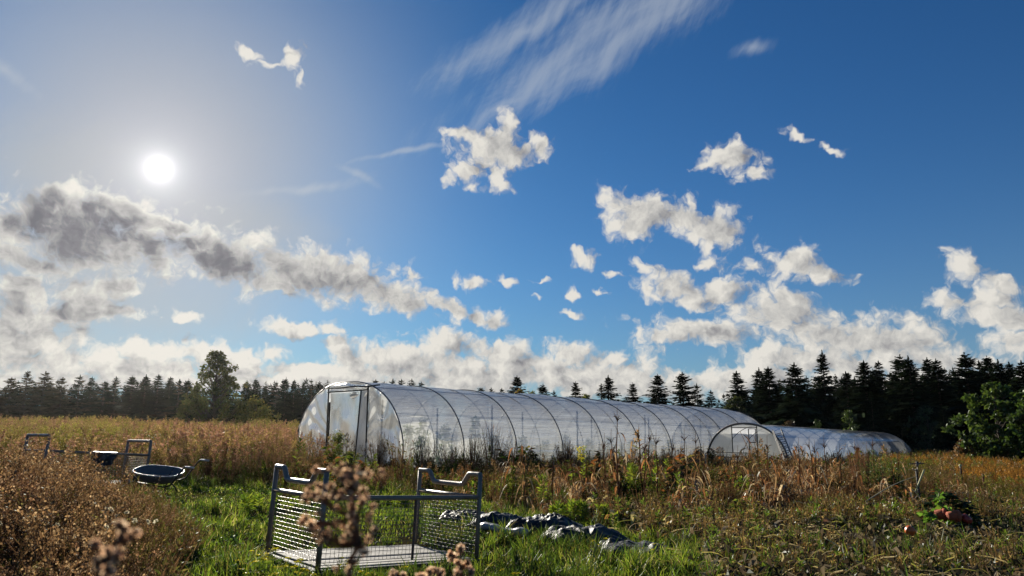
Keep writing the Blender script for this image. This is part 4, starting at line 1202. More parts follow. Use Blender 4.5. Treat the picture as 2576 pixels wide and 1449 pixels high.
# --- scattering over the land, thinned by which part of the scene a spot belongs to
def spots(n, y0, y1, px0, px1, fall=1.0):
    """random ground points inside the sight wedge, denser when near"""
    y = (y0 ** (2 - fall) + U(0, 1, n) * (y1 ** (2 - fall) - y0 ** (2 - fall))) ** (1 / (2 - fall))
    px = U(px0, px1, n); x = (px - CX) / FPX * y * 1.0
    P = np.stack([x, y, G(x, y)], -1)
    return P
def clusters(n, k, y0, y1, px0, px1, fall, spread):
    C_ = spots(n, y0, y1, px0, px1, fall); i = np.repeat(np.arange(n), k)
    P = C_[i] + np.concatenate([rng.normal(0, spread, (n * k, 2)), np.zeros((n * k, 1))], 1)
    P[:, 2] = G(P[:, 0], P[:, 1]); return P, i
def patchy(P, sc, seed):
    x, y = P[:, 0] * sc + seed * 7.1, P[:, 1] * sc - seed * 3.3
    return .5 + .25 * (np.sin(x * 1.7 + 1.3 * np.sin(y * 1.1)) + np.sin(y * 2.1 + 1.7 * np.sin(x * .7 + seed)))
def clear_of(P):
    """keep plants out of the cages, tunnels, barrow and off the plastic"""
    ok = np.ones(len(P), bool)
    for T in (big, small):
        rel = P - T.o; s = rel @ T.d; u = rel @ T.r
        ln = BAY * NB if T is big else SL
        ok &= ~((s > -0.15) & (s < ln + .1) & (np.abs(u) < T.w + .12))
    for o, R, L, Wd in (((-2.0689, 8.2147), rot(.6781, 0, 0), 2.0944, 1.4383), (lf[:2], rot(yaw2, 0, 0), Ln, 1.0)):
        q = (P[:, :2] - np.asarray(o)) @ R[:2, :2]
        ok &= ~((q[:, 0] > -.05) & (q[:, 0] < L + .05) & (q[:, 1] > -.05) & (q[:, 1] < Wd + .05))
    return ok
def zone(P, h=0.0):
    """photo column of a ground point"""
    return project(P)
BARROW = on_ground(401, 15.7)
HEAPS = [(on_ground(px, Y), w) for px, Y, w in ((1155, 12.9, .6), (1252, 12.2, .5), (1370, 11.7, .6), (1475, 10.8, .6), (1600, 9.9, .65))]
def off_heaps(P, k=.75):
    ok = np.ones(len(P), bool)
    for b, w in HEAPS: ok &= np.hypot(P[:, 0] - b[0], P[:, 1] - b[1]) > w * k
    return ok
def edge_left(py): return np.interp(py, [1180, 1240, 1300, 1350, 1400, 1460, 1700], [330, 345, 370, 440, 455, 400, 330])

# ------------------------------------------------------------------ grass
def grass():
    g = Geo()
    P = spots(150000, 6.6, 27, 250, 2650, .75); px, py = zone(P)
    lawn = (px > edge_left(py) - 30) & (px < np.interp(py, [1190, 1250, 1330, 1460], [760, 1200, 1700, 1760]))
    strip = (py > np.interp(px, [1200, 1800, 2600], [1330, 1420, 1440])) & (px > 1200)
    dens = np.where(lawn, 1.0, np.where(strip & (px < 1800), 1.0, .16)) * (.45 + .75 * patchy(P, .9, 1))
    keep = (U(0, 1, len(P)) < dens) & clear_of(P) & off_heaps(P, .8) & (px > edge_left(py) - 60)
    P = P[keep]; px = px[keep]; py = py[keep]; n = len(P)
    pt = patchy(P, 1.1, 2)
    h = U(.05, .135, n) * (.7 + .9 * patchy(P, .7, 5)) * np.where(px > 1200, 1.15, .95) * np.where((py > 1390), 1.2, 1)
    h *= np.where((px < 1230) & (P[:, 1] > 8.6), .72, 1.0) * np.where(np.hypot(P[:, 0] - BARROW[0], P[:, 1] - BARROW[1] + .6) < 1.5, .45, 1.0)
    c = pick(GREEN + LIME, n, .25) * (0.45 + 1.1 * pt)[:, None]
    dry = U(0, 1, n) < (.12 + .25 * (patchy(P, .6, 8) > .68)); c[dry] = pick(STRAW + OLIVE, dry.sum())
    blades(g, P, h, np.interp(P[:, 1], [7, 25], [.0042, .010]), np.clip(c, 0, 1), bend=.75)
    # coarse tussocks
    P = spots(2600, 7.0, 22, 420, 2650, .9); px, py = zone(P)
    keep = clear_of(P) & off_heaps(P, .9) & (px > edge_left(py) + 20) & (U(0, 1, len(P)) < np.where(px < 1250, .22, np.where(py > 1330, .8, .30)))
    P = P[keep & (np.hypot(P[:, 0] - BARROW[0], P[:, 1] - BARROW[1] + .6) > 1.4)]
    scatter(g, [pr_tuft(.30, 34, GREEN + LIME + STRAW[:1], .006), pr_tuft(.24, 30, GREEN, .006), pr_tuft(.36, 40, DARKG + GREEN + OLIVE, .007, .8)], P, U(.6, 1.2, len(P)))
    kind(g.build('grass', M_GRASS), 'stuff', 'green grass of the clearing and tufts along the beds', 'grass')
    # low broad herbs in the sward
    g = Geo(); P = spots(11000, 6.8, 19, 340, 1900, .8); px, py = zone(P)
    keep = clear_of(P) & off_heaps(P) & (px > edge_left(py) - 20) & (patchy(P, 1.6, 4) > .58) & ((px < 1230) | (py > 1320))
    P = P[keep]; n = len(P); P = np.repeat(P, 4, 0); P += rng.normal(0, .03, P.shape) * [1, 1, .3]; P[:, 2] += .02
    D = rdir(len(P), .25) * U(.03, .075, len(P))[:, None]
    kites(g, P, D, sidevec(D) * U(.010, .022, len(P))[:, None], pick(GREEN + DARKG, len(P), .3))
    kind(g.build('ground_herbs', M_LEAF), 'stuff', 'low broad leaved herbs growing through the grass', 'herbs')
grass()

# ------------------------------------------------------------------ brown seedy weeds at the left
def left_weeds():
    g = Geo()
    protos = [pr_fleabane(1.0, 10, 80) for _ in range(4)] + [pr_fleabane(.8, 8, 95) for _ in range(3)]
    P, ci = clusters(760, 9, 3.2, 15.0, -420, 620, .55, .17); px, py = zone(P); nc = 760
    keep = (px < edge_left(py) + rng.normal(0, 26, len(P))) & clear_of(P) & (U(0, 1, len(P)) < np.interp(P[:, 1], [3, 6, 12], [.72, .68, .6]))
    ch = U(.45, 1.25, nc); ct = U(.42, 1.15, nc)
    P = P[keep]; px = px[keep]; ci = ci[keep]; n = len(P)
    sc = np.interp(P[:, 1], [3, 4.5, 6, 9, 13], [.42, .50, .64, .90, 1.02]) * ch[ci] * U(.7, 1.15, n) * np.interp(edge_left(zone(P)[1]) - px, [-20, 130], [.45, 1.05])
    sc = np.minimum(sc, (1.5 - (np.interp(px, [0, 100, 200, 300, 390], [1105, 1138, 1180, 1214, 1236]) - 1075) / FPX * P[:, 1] - P[:, 2]) * U(.62, .90, n))
    mul = np.ones((n, 3)) * (ct[ci] * U(.85, 1.15, n))[:, None] * np.where((U(0, 1, nc) < .3)[ci][:, None], np.array([.62, .80, .5]), np.array([.97, .90, 1.02])) * np.interp(P[:, 1], [4, 7], [1.45, .9])[:, None]
    scatter(g, protos, P, sc, mul, lean=.18)
    E_ = spots(420, 3.6, 14.0, -420, 420, .55); ex, ey = zone(E_); kk = (ex < edge_left(ey) - 25) & clear_of(E_); E_ = E_[kk]; ex = ex[kk]
    es = np.minimum(np.interp(E_[:, 1], [3.6, 6, 9, 13], [.62, .80, 1.05, 1.2]) * U(.8, 1.15, len(E_)), (1.5 - (np.interp(ex, [0, 200, 300, 390], [1116, 1160, 1208, 1238]) - 1075) / FPX * E_[:, 1] - E_[:, 2]) * U(.72, .98, len(E_)))
    scatter(g, [pr_fleabane(1.0, 14, 110) for _ in range(3)], E_, es, np.ones((len(E_), 3)) * U(.6, 1.4, (len(E_), 1)), lean=.10)
    kind(g.build('dried_weeds', M_DRY), 'stuff', 'thick stand of dried brown seedy weeds', 'weeds')
    g = Geo()                                                       # undergrowth between them
    P = spots(16000, 3.2, 15.5, -420, 560, .6); px, py = zone(P)
    keep = (px < edge_left(py) + 20) & clear_of(P); P = P[keep]; n = len(P)
    scatter(g, [pr_bushy(.34, .22, BROWN + OLIVE, BROWN, 9, 22), pr_bushy(.26, .25, OLIVE + GREEN, BROWN, 7, 22), pr_tuft(.3, 14, OLIVE + STRAW + BROWN, .004)], P, U(.6, 1.2, n))
    kind(g.build('undergrowth', M_DRY), 'stuff', 'low brown and olive undergrowth beneath the dried weeds', 'undergrowth')
left_weeds()

# ------------------------------------------------------------------ far meadows
def meadows():
    low_l = OLIVE + BROWN; 
    A_ = [pr_goldenrod(1.3, low_l, TAN + [(.36, .22, .15), (.33, .2, .13)]) for _ in range(4)]
    B_ = [pr_goldenrod(1.25, OLIVE + GREEN, [(.27, .22, .07), (.32, .25, .09)]) for _ in range(3)]
    C_ = [pr_bushy(1.0, .28, OLIVE + BROWN, BROWN, 14, 40)]
    g = Geo()
    P = spots(17000, 15.5, 72, -260, 930, .62); px, py = zone(P)
    behind_weeds = (P[:, 1] > np.interp(px, [0, 330, 480, 620, 760, 900], [15.5, 18.5, 18.3, 19.5, 24.5, 28]))
    keep = clear_of(P) & behind_weeds & (np.hypot(P[:, 0] - BARROW[0], P[:, 1] - BARROW[1]) > 1.3)
    P = P[keep]; n = len(P)
    mul = np.ones((n, 3)) * np.interp(patchy(P, .25, 6), [.1, .9], [.75, 1.3])[:, None]
    mul *= np.where((patchy(P, .22, 9) > .58)[:, None], np.array([.82, .98, .75]), np.array([1.02, .94, 1.12]))
    sc = U(.5, 1.18, n) * np.interp(P[:, 1], [16, 22, 40, 70], [.66, .84, 1.0, 1.12]) * (.78 + .4 * patchy(P, .3, 17))
    scatter(g, A_ + B_ + C_, P, sc, mul)
    kind(g.build('goldenrod_meadow', M_DRY), 'stuff', 'wide meadow of faded goldenrod turned tan and brown', 'meadow')
    g = Geo()
    OR = [(.36, .17, .03), (.40, .22, .04), (.30, .16, .04)]; YG = [(.15, .17, .035), (.19, .19, .04)]
    P = spots(15000, 17, 75, 2120, 2800, .62); px, py = zone(P)
    keep = clear_of(P) & (P[:, 1] > np.interp(px, [2150, 2300, 2420, 2600], [34, 24, 19.5, 17.5])); P = P[keep]; n = len(P); px, py = zone(P)
    sc = U(.55, .95, n) * np.interp(P[:, 1], [17, 30, 70], [.55, .8, 1.0])
    orange = (patchy(P, .22, 12) + .0016 * (px - 2400) > .62)
    gO, gY = np.where(orange)[0], np.where(~orange)[0]
    scatter(g, [pr_goldenrod(1.0, OLIVE + OR, OR, 1.0), pr_bushy(.9, .3, OR + OLIVE, RUST, 14, 50)], P[gO], sc[gO], np.ones((len(gO), 3)) * U(.7, 1.2, (len(gO), 1)))
    scatter(g, [pr_goldenrod(1.0, GREEN + OLIVE, TAN + OLIVE), pr_goldenrod(1.0, YG, YG), pr_bushy(.9, .3, YG + GREEN, OLIVE, 14, 50), pr_bushy(.9, .3, BROWN + OLIVE, BROWN, 14, 46)], P[gY], sc[gY], np.ones((len(gY), 3)) * U(.75, 1.25, (len(gY), 1)))
    kind(g.build('rough_meadow', M_DRY), 'stuff', 'rough meadow of yellow green and orange weeds at the right', 'meadow')
meadows()

# ------------------------------------------------------------------ weeds between the beds and the tunnels
def bed_weeds():
    g = Geo()
    K = dict(br=[pr_bushy(.75, .30, BROWN + OLIVE + [(.20, .13, .07)], BROWN, 22, 80) for _ in range(2)] + [pr_bushy(.7, .25, TAN + BROWN, BROWN, 20, 90, .007, .04)],
             gr=[pr_leafy(.55, GREEN + LIME, 40, .10), pr_bushy(.5, .28, GREEN + DARKG, OLIVE, 14, 80, .014, .08), pr_leafy(.6, GREEN + OLIVE, 40, .09)],
             ol=[pr_bushy(.6, .26, OLIVE + GREEN, BROWN, 18, 80), pr_goldenrod(.8, OLIVE + GREEN, OLIVE + TAN)],
             st=[pr_straw(.75), pr_straw(.6, 9), pr_straw(.9, 6)], bg=[pr_big(.5, GREEN + OLIVE + LIME), pr_big(.55, BROWN + OLIVE + RUST[:1]), pr_big(.45, OLIVE + [(.20, .15, .07)])],
             ru=[pr_bushy(.65, .22, RUST[:2] + BROWN + OLIVE, BROWN, 18, 80)])
    NEAR = ([400, 600, 700, 860, 1000, 1200, 1400, 1600, 1800, 2000, 2200, 2420], [19, 17.8, 15.8, 15.5, 15.5, 14.8, 13.4, 12.8, 12.6, 12.8, 13.4, 14.2])
    def lay(n, k, spread, hs, tone):
        P, ci = clusters(n, k, 12.3, 39, 380, 2420, .6, spread); px, py = zone(P)
        near = np.interp(px, *NEAR) + rng.normal(0, .5, n)[ci]
        far = np.interp(px, [400, 700, 780, 1020, 1300, 1700, 1760, 2060, 2420], [22, 26, 30, 31, 36, 40, 40, 40, 44])
        q = U(0, 1, n); cpx = px[::k] if False else np.array([px[ci == 0].mean()]) if n == 1 else np.bincount(ci, px) / k
        wr = np.interp(cpx, [600, 1000, 1300, 1700, 2000, 2400], [.34, .18, .18, .30, .52, .42])
        typ = np.where(q < wr, 0, np.where(q < wr + .10, 3, np.where(q < wr + .30, 2, 1)))
        q2 = U(0, 1, n); typ = np.where(q2 < np.interp(cpx, [600, 1150, 1300, 2300], [.02, .07, .27, .30]), 4, np.where(q2 > .74, 5, typ))
        ch = U(.45, 1.25, n); ct = U(*tone, n)
        depth = P[:, 1] - near
        hh = np.interp(px, [500, 900, 1200, 1500, 1750, 2000, 2240, 2300], [.66, .66, .72, .76, .80, .90, .86, .62]) * ch[ci] * U(.6, 1.15, len(P)) * hs
        hh *= np.interp(depth, [0, 0.8, 2.6], [.48, .78, 1.06])
        # the strip at the foot of the film stays lower
        keep = clear_of(P) & (depth > 0) & (P[:, 1] < far) & off_heaps(P, 1.1)
        mul = np.ones((len(P), 3)) * (ct[ci] * U(.8, 1.2, len(P)))[:, None]
        for i, nm in enumerate(('br', 'gr', 'ol', 'ru', 'st', 'bg')):
            I = np.where(keep & (typ[ci] == i))[0]
            if len(I): scatter(g, K[nm], P[I], hh[I], mul[I])
    lay(820, 9, .22, .92, (.45, 1.3))
    lay(1400, 3, .30, .66, (.4, 1.1))
    lay(300, 4, .14, 1.35, (.5, 1.15))
    lay(170, 2, .10, 1.85, (.6, 1.2))
    kind(g.build('bed_weeds', M_DRY), 'stuff', 'tangle of brown and green weeds on the beds before the tunnels', 'weeds')
bed_weeds()

# ------------------------------------------------------------------ withered pumpkin patch at the right front
POTS = on_ground(2384, 12.1); RED = on_ground(2283, 10.6)
def patch():
    g = Geo()
    def inpatch(P):
        px, py = zone(P)
        return (px > np.interp(py, [1180, 1260, 1330, 1380, 1420, 1460], [1700, 1330, 1560, 1760, 1800, 1800]) + rng.normal(0, 30, len(P))) & (P[:, 1] < np.interp(px, [1300, 2000, 2400, 2600], [14.2, 15, 16.5, 18.5])) & off_heaps(P, .9)
    P = spots(26000, 6.6, 18.5, 1250, 2700, .85); P = P[inpatch(P)]; n = len(P)
    # crumpled dead leaves, each with a fold
    m = n; B = P + np.stack([0 * P[:, 0], 0 * P[:, 0], U(.02, .20, m)], -1)
    D = rdir(m, .1) * U(.04, .15, m)[:, None]; S = sidevec(D) * U(.015, .045, m)[:, None]
    cols = pick([(.05, .038, .026), (.075, .058, .04), (.04, .034, .024), (.17, .14, .10), (.065, .065, .03)], m, .3)
    kites(g, B, D, S, cols, mid=U(.35, .6, (m, 1)), fold=np.stack([0 * P[:, 0], 0 * P[:, 0], U(.0, .05, m)], -1))
    # bare leaf stalks: arcs of straw and yellow green that rise and fold over
    P = spots(15000, 6.6, 18.5, 1250, 2700, .85); P = P[inpatch(P)]; P = P[(patchy(P, .7, 31) > U(.05, .75, len(P)))]; n = len(P)
    a = U(0, 2 * PI, n); h = U(.05, .36, n) ** 1.15; L = h * U(.1, 1.6, n); t = np.linspace(0, 1, 6)
    pw = U(.8, 2.6, (n, 1)); za = U(1.0, 2.3, (n, 1)); zb = za - U(.25, 1.1, (n, 1))
    zz = h[:, None] * (za * t[None] - zb * t[None] ** 2); xx = L[:, None] * t[None] ** pw; sw = h[:, None] * U(-.5, .5, (n, 1)) * np.sin(t[None] * U(2, 6, (n, 1)))
    Q = P[:, None, :] + hdir(a)[:, None, :] * xx[..., None] + hdir(a + PI / 2)[:, None, :] * sw[..., None]; Q[..., 2] += np.maximum(zz, 0.0)
    c = pick([(.46, .40, .24), (.54, .47, .30), (.38, .32, .17), (.30, .31, .08), (.36, .33, .11), (.16, .11, .06)], n, .3)
    ribbons(g, Q, np.broadcast_to(U(.005, .0115, n)[:, None] * np.linspace(1, .6, 6)[None], (n, 6)), hdir(a + PI / 2 + U(-.8, .8, n)), c)
    ribbons(g, Q, np.broadcast_to(U(.0045, .009, n)[:, None] * np.linspace(1, .6, 6)[None], (n, 6)), np.broadcast_to([0, 0, 1.0], (n, 3)), c)
    # trailing vines lying on the ground
    P = spots(2600, 6.6, 18, 1300, 2700, .85); P = P[inpatch(P)]; n = len(P); a = U(0, 2 * PI, n); t = np.linspace(0, 1, 8); L = U(.4, 1.3, n)
    w = np.cumsum(rng.normal(0, .35, (n, 8)), 1); ang_ = a[:, None] + w
    step = np.stack([np.cos(ang_), np.sin(ang_), 0 * ang_], -1) * (L / 8)[:, None, None]
    Q = P[:, None, :] + np.cumsum(step, 1); Q[..., 2] = G(Q[..., 0], Q[..., 1]) + .05 + .05 * np.abs(np.sin(w * 2 + a[:, None]))
    ribbons(g, Q, np.full((n, 8), .006), np.broadcast_to([0, 0, 1.0], (n, 3)), pick(STRAW + OLIVE, n, .3))
    kind(g.build('withered_vines', M_DRY), 'stuff', 'withered pumpkin vines with crumpled leaves and bare pale stalks', 'vines')
    g = Geo()
    P = spots(8000, 6.7, 18.5, 1300, 2700, .8); P = P[inpatch(P)]; P = P[(patchy(P, .8, 41) > .44) & (np.hypot(P[:, 0] - POTS[0], P[:, 1] - POTS[1] + .7) > .95) & (np.hypot(P[:, 0] - RED[0], P[:, 1] - RED[1] + .5) > .55)]; n = len(P)
    scatter(g, [pr_tuft(.18, 16, GREEN + LIME, .004), pr_bushy(.22, .16, GREEN + OLIVE, OLIVE, 8, 40, .009, .05), pr_leafy(.24, GREEN, 18, .06, .010), pr_bushy(.26, .14, RUST + OLIVE, BROWN, 10, 40, .006, .035), pr_bushy(.3, .16, BROWN + OLIVE, BROWN, 10, 44, .006, .04), pr_big(.20, [(.075, .058, .036), (.11, .085, .05), (.05, .042, .028)], 9), pr_straw(.26, 4), pr_big(.20, BROWN + OLIVE, 9), pr_bushy(.34, .14, TAN + OLIVE, BROWN, 12, 50, .006, .04)], P, U(.55, 1.25, n) * np.interp(P[:, 1], [7, 9.5, 12.5], [.85, 1.0, 1.3]))
    kind(g.build('patch_weeds', M_LEAF), 'stuff', 'small green and rusty weeds among the withered vines', 'weeds')
patch()

# ------------------------------------------------------------------ trees
SPR = [(.013, .023, .012), (.018, .029, .014), (.010, .019, .011), (.022, .033, .016)]
SPRB = [(.085, .068, .040), (.10, .075, .045), (.065, .058, .034)]
def conifer_geo(h, R, nb, cols, sparse=1.0, droop=.35, top=.985, crown0=.05, seed=0):
    """crown of drooping branches hung with jagged needle sprays"""
    g = Geo(); tg = Geo()
    tube(tg, [(0, 0, -.3), (0, 0, h * .35), (0.02 * h * 0, 0, h * .7), (0, 0, h)], [h * .018, h * .013, h * .007, h * .0015], 6)
    t = np.sort(crown0 + (top - crown0) * U(0, 1, nb) ** .92)
    a = (np.arange(nb) * 2.399 + U(-.5, .5, nb)) % (2 * PI)
    side_bias = 1 + .16 * np.cos(a - U(0, 6.28)) + .10 * np.cos(3 * a + U(0, 6.28))
    whorl = .92 + .14 * np.sin(t * h * 5.5 + U(0, 6)) 
    Ln_ = R * 1.22 * (1.01 - t) ** .86 * U(.45, 1.12, nb) * side_bias * whorl + .03 * h * (1 - t) + .010 * h
    B = np.stack([0 * t, 0 * t, t * h], -1); d = hdir(a)
    rise = np.interp(t, [0, .5, .85, 1], [-.10, .02, .38, .9]); dr = droop * np.interp(t, [0, .6, 1], [1.0, .7, .1])
    s = np.linspace(0, 1, 5)
    C_ = B[:, None, :] + d[:, None, :] * (Ln_[:, None] * s)[..., None]
    C_[..., 2] += (Ln_[:, None] * (rise[:, None] * s - dr[:, None] * s ** 2 + .22 * dr[:, None] * s ** 4))
    cc = pick(cols, nb, .3)
    ribbons(g, C_, (Ln_[:, None] * .05 + .02) * np.array([.6, 1.3, 1.4, 1.0, .1])[None], np.cross(d, [0, 0, 1.0]), cc)
    ks = 7
    for q in range(ks):
        f = (q + .8) / ks * .95
        i = f * 4; i0 = int(i); fr = i - i0
        P0 = C_[:, i0] * (1 - fr) + C_[:, min(i0 + 1, 4)] * fr
        ax = norm(C_[:, min(i0 + 1, 4)] - C_[:, i0])
        for sg in (-1, 1):
            if sparse < 1:
                keep = U(0, 1, nb) < sparse
            else: keep = np.ones(nb, bool)
            S = np.cross(d, [0, 0, 1.0]) * sg
            L2 = (Ln_ * .42 * (1.15 - .7 * f) + .09 * (h / 9)) * U(.5, 1.35, nb)
            D = norm(ax * U(.4, .9, (nb, 1)) + S * U(.5, 1.0, (nb, 1)) + np.array([0, 0, -1.0]) * U(.1, .55, (nb, 1))) * L2[:, None]
            W_ = norm(np.cross(D, rdir(nb, 1.5))) * (L2 * .25 + .015)[:, None]
            kites(g, P0[keep], D[keep], W_[keep], cc[keep] * U(.7, 1.3, (keep.sum(), 1)), mid=.4)
    # leader and its tuft
    m = 10; tt = U(.94, 1.015, m); B2 = np.stack([0 * tt, 0 * tt, tt * h], -1)
    D = hdir(U(0, 2 * PI, m)) * .05 * h * (1.06 - tt)[:, None] * 6; D[:, 2] = .022 * h; kites(g, B2, D * .4 + [0, 0, .01 * h], sidevec(D) * .012 * h * .4, pick(cols, m, .3))
    kites(g, np.array([[0, 0, h * .96]]), np.array([[0, 0, h * .075]]), np.array([[.008 * h, 0, 0]]), np.array(cols[:1]))
    return g, tg

def broad_geo(h, rx, cols, clumps=70, per=46, leaf=.22, base=.12, shape=1.0, trunk=.02, seed=0, spread=.16, taper=.75, low=1.0):
    """tapered trunk, limbs to every clump, clumps of leaf faces with gaps between"""
    g = Geo(); tg = Geo()
    zs = base + (1 - base) * U(0.02, .97, clumps) ** low 
    prof = np.sin(np.clip((zs - base) / (1 - base), 0, 1) ** taper * PI) ** .65
    a = U(0, 2 * PI, clumps); r = rx * prof * np.sqrt(U(.12, 1, clumps)) * (1 + .20 * np.cos(2 * a + 1.3) + .16 * np.cos(3 * a)) * U(.82, 1.16, clumps)
    C_ = np.stack([r * np.cos(a), r * np.sin(a), zs * h], -1)
    tube(tg, [(0, 0, -.3), (.01 * h, 0, h * .25), (-.01 * h, .01 * h, h * .55), (0, 0, h * .92)], [h * trunk, h * trunk * .75, h * trunk * .45, h * .004], 7)
    for c in C_[: int(clumps * .5)]:
        z0 = max(h * base * .6, c[2] - np.hypot(c[0], c[1]) * .9); 
        tube(tg, [(0, 0, z0), (c[0] * .5, c[1] * .5, z0 + (c[2] - z0) * .45), tuple(c)], [h * .007, h * .005, h * .002], 5, cap=False)
    n = clumps * per; i = np.repeat(np.arange(clumps), per)
    sz = rx * spread * U(.7, 1.35, clumps)
    off = rdir(n) * (sz[i] * U(0, 1, n) ** .45)[:, None] * [1, 1, .72]
    P = C_[i] + off
    D = rdir(n, .15) * (leaf * U(.6, 1.3, n))[:, None]; D[:, 2] -= leaf * .2
    tone = U(.7, 1.3, clumps)
    kites(g, P, D, sidevec(D) * (leaf * U(.22, .40, n))[:, None], np.clip(pick(cols, n, .25) * tone[i][:, None], 0, 1), mid=.5)
    return g, tg

PROTO = {}
def tree_meshes(key, maker, mat):
    g, tg = maker(); PROTO[key] = (g.mesh(key + '_crown', mat), tg.mesh(key + '_trunk', M_BARK, True))
for k in range(5):
    tree_meshes(f'spruce{k}', lambda k=k: conifer_geo(9.0, [2.3, 1.9, 2.6, 2.1, 1.7][k], [250, 230, 260, 240, 210][k], SPR, seed=k), M_NEEDLE)
for k in range(3):
    tree_meshes(f'loose{k}', lambda k=k: conifer_geo(8.0, [2.0, 2.3, 1.8][k], [150, 160, 130][k], SPR + SPRB[1:2], sparse=.8, droop=.15), M_NEEDLE)
for k in range(3):
    tree_meshes(f'brown{k}', lambda k=k: conifer_geo(8.0, [2.2, 2.0, 2.4][k], [170, 160, 170][k], SPRB, sparse=.85, droop=.2), M_NEEDLE)
def place_tree(kind_, px, tip, Y, label, cat='tree', name=None, group=None, wide=1.0, h0=None):
    b = on_ground(px, Y); top = at(px, tip, Y); h = top[2] - b[2]
    h0 = h0 or {'s': 9.0, 'l': 8.0, 'b': 8.0}[kind_[0]]
    sc = h / h0
    nm = name or {'s': 'spruce_tree', 'l': 'spruce_tree', 'b': 'larch_tree'}[kind_[0]]
    T = thing(nm, label, cat, tuple(b), group); T.rotation_euler = (0, 0, U(0, 6.28))
    cr, tr = PROTO[{'s': 'spruce', 'l': 'loose', 'b': 'brown'}[kind_[0]] + kind_[1:]]
    wsc = sc ** .75 * wide
    for n_, me in (('crown', cr), ('trunk', tr)):
        o = bpy.data.objects.new(n_, me); COL.objects.link(o); o.parent = T
    T.scale = (wsc, wsc, sc)
    return T
ORD = ['first', 'second', 'third', 'fourth', 'fifth', 'sixth', 'seventh', 'eighth', 'ninth', 'tenth', 'eleventh', 'twelfth', 'thirteenth', 'fourteenth', 'fifteenth', 'sixteenth', 'seventeenth', 'eighteenth', 'nineteenth', 'twentieth']

# left tree line behind the goldenrod meadow
LEFT = [(12,952,'b0'),(51,935,'b1'),(97,937,'b2'),(142,952,'b0'),(186,946,'l0'),(217,951,'s1'),(250,962,'l1'),(278,950,'l2'),(320,949,'s0'),(354,946,'s3'),(386,945,'s4'),(417,951,'s1'),(440,957,'l0'),(463,956,'s3')]
for i, (px, tip, k) in enumerate(LEFT):
    lb = (f'brownish conifer behind the meadow, {ORD[i]} from the left edge' if k[0] == 'b' else f'dark conifer behind the meadow, {ORD[i]} from the left edge of the treeline')
    place_tree(k, px, tip, 80 + 6 * ((i * 7) % 3), lb, group='conifers behind the left meadow', wide=[1.6, 1.3, 1.75, 1.45][i % 4])
LEFT2 = [(612,960,'s2','dark spruce just right of the tall bushy broadleaf tree'),(634,956,'s0','dark spruce behind the yellow green tree, second from the bushy broadleaf'),(688,962,'l1','low dark spruce between the yellow green tree and the paired tops'),(711,952,'s3','left one of two slim spruces close together, left of the long tunnel'),(733,958,'s4','right one of two slim spruces close together, left of the long tunnel'),(757,964,'s1','short dark spruce between the paired tops and the long tunnel'),(778,968,'l2','second spruce from the shoulder of the long tunnel'),(797,962,'s2','spruce whose crown touches the left shoulder of the long tunnel'),(660,974,'s2','dark spruce hidden behind the yellow green tree but for its tip')]
for i, (px, tip, k, lb) in enumerate(LEFT2): place_tree(k, px, tip, 84 + 5 * (i % 3), lb, group='conifers behind the left meadow', wide=1.1)
MID = [(940,958,'b0','brownish treetop showing above the ridge of the long tunnel'),(962,963,'b1','low brownish treetop above the ridge, beside the green tops'),(984,956,'l0','first of the green treetops above the long tunnel ridge'),(1006,957,'l1','second of the green treetops above the long tunnel ridge'),(1032,956,'l2','third of the green treetops above the long tunnel ridge'),(1056,962,'l0','last and lowest of the green treetops above the near part of the ridge'),
 (1207,976,'l1','small treetop left of the tall dark spruce behind the tunnel'),(1235,978,'l2','low treetop next to the tall dark spruce behind the tunnel'),(1262,979,'s4','small spruce tip touching the tall dark spruce behind the tunnel'),
 (1301,949,'s0','tall dark spruce behind the fifth bay of the long tunnel'),(1367,969,'s2','broad dark spruce right of the yellow leaved tree'),(1395,985,'l0','low spruce top at the right foot of the broad dark spruce'),(1450,963,'s1','lone dark spruce above the middle of the long tunnel'),(1516,968,'l2','narrow spruce leaning on the taller one with a ragged tip'),(1534,948,'s3','ragged spruce with upswept branches above the long tunnel'),(1596,966,'s1','small pointed spruce between the ragged one and the tall pair'),(1661,945,'s0','left and slimmer of the tall pair of dark spruces above the tunnel'),(1724,940,'s2','right and broader of the tall pair of dark spruces above the tunnel'),(1760,968,'l0','spruce shoulder hanging right of the broad tall spruce'),(1795,985,'s4','small distant spruce between the tall pair and the dark wood')]
for i, (px, tip, k, lb) in enumerate(MID): place_tree(k, px, tip, 78 + 4 * (i % 4), lb, group='conifers behind the long tunnel', wide=1.45)
RIGHT = [(1864,938,'s1'),(1922,930,'s3'),(1946,927,'s0'),(2014,917,'s2'),(2088,887,'s3'),(2145,939,'s1'),(2194,912,'s0'),(2231,911,'s4'),(2288,897,'s2'),(2310,901,'s3'),(2357,905,'s0'),(2380,908,'s1'),(2456,892,'s2'),(2490,912,'s4'),(2514,901,'s0'),(2541,910,'s3'),(2568,916,'s1'),(2600,912,'s2'),(2640,905,'s0')]
RL = {1864: 'leftmost spruce of the dark wood at the right', 2088: 'tallest spruce of the dark wood, with open tiers of branches', 2145: 'short spruce right beside the tallest one in the dark wood', 2456: 'second tallest spruce, broad topped, in the right part of the dark wood', 2640: 'spruce at the very right end of the dark wood, mostly out of frame'}
for i, (px, tip, k) in enumerate(RIGHT):
    place_tree(k, px, tip, 62 + 5 * ((i * 5) % 3), RL.get(px, f'black green spruce of the dark wood, {ORD[i]} counting from its left end'), group='spruces of the dark wood', wide=1.45 if px != 2088 else 1.05)

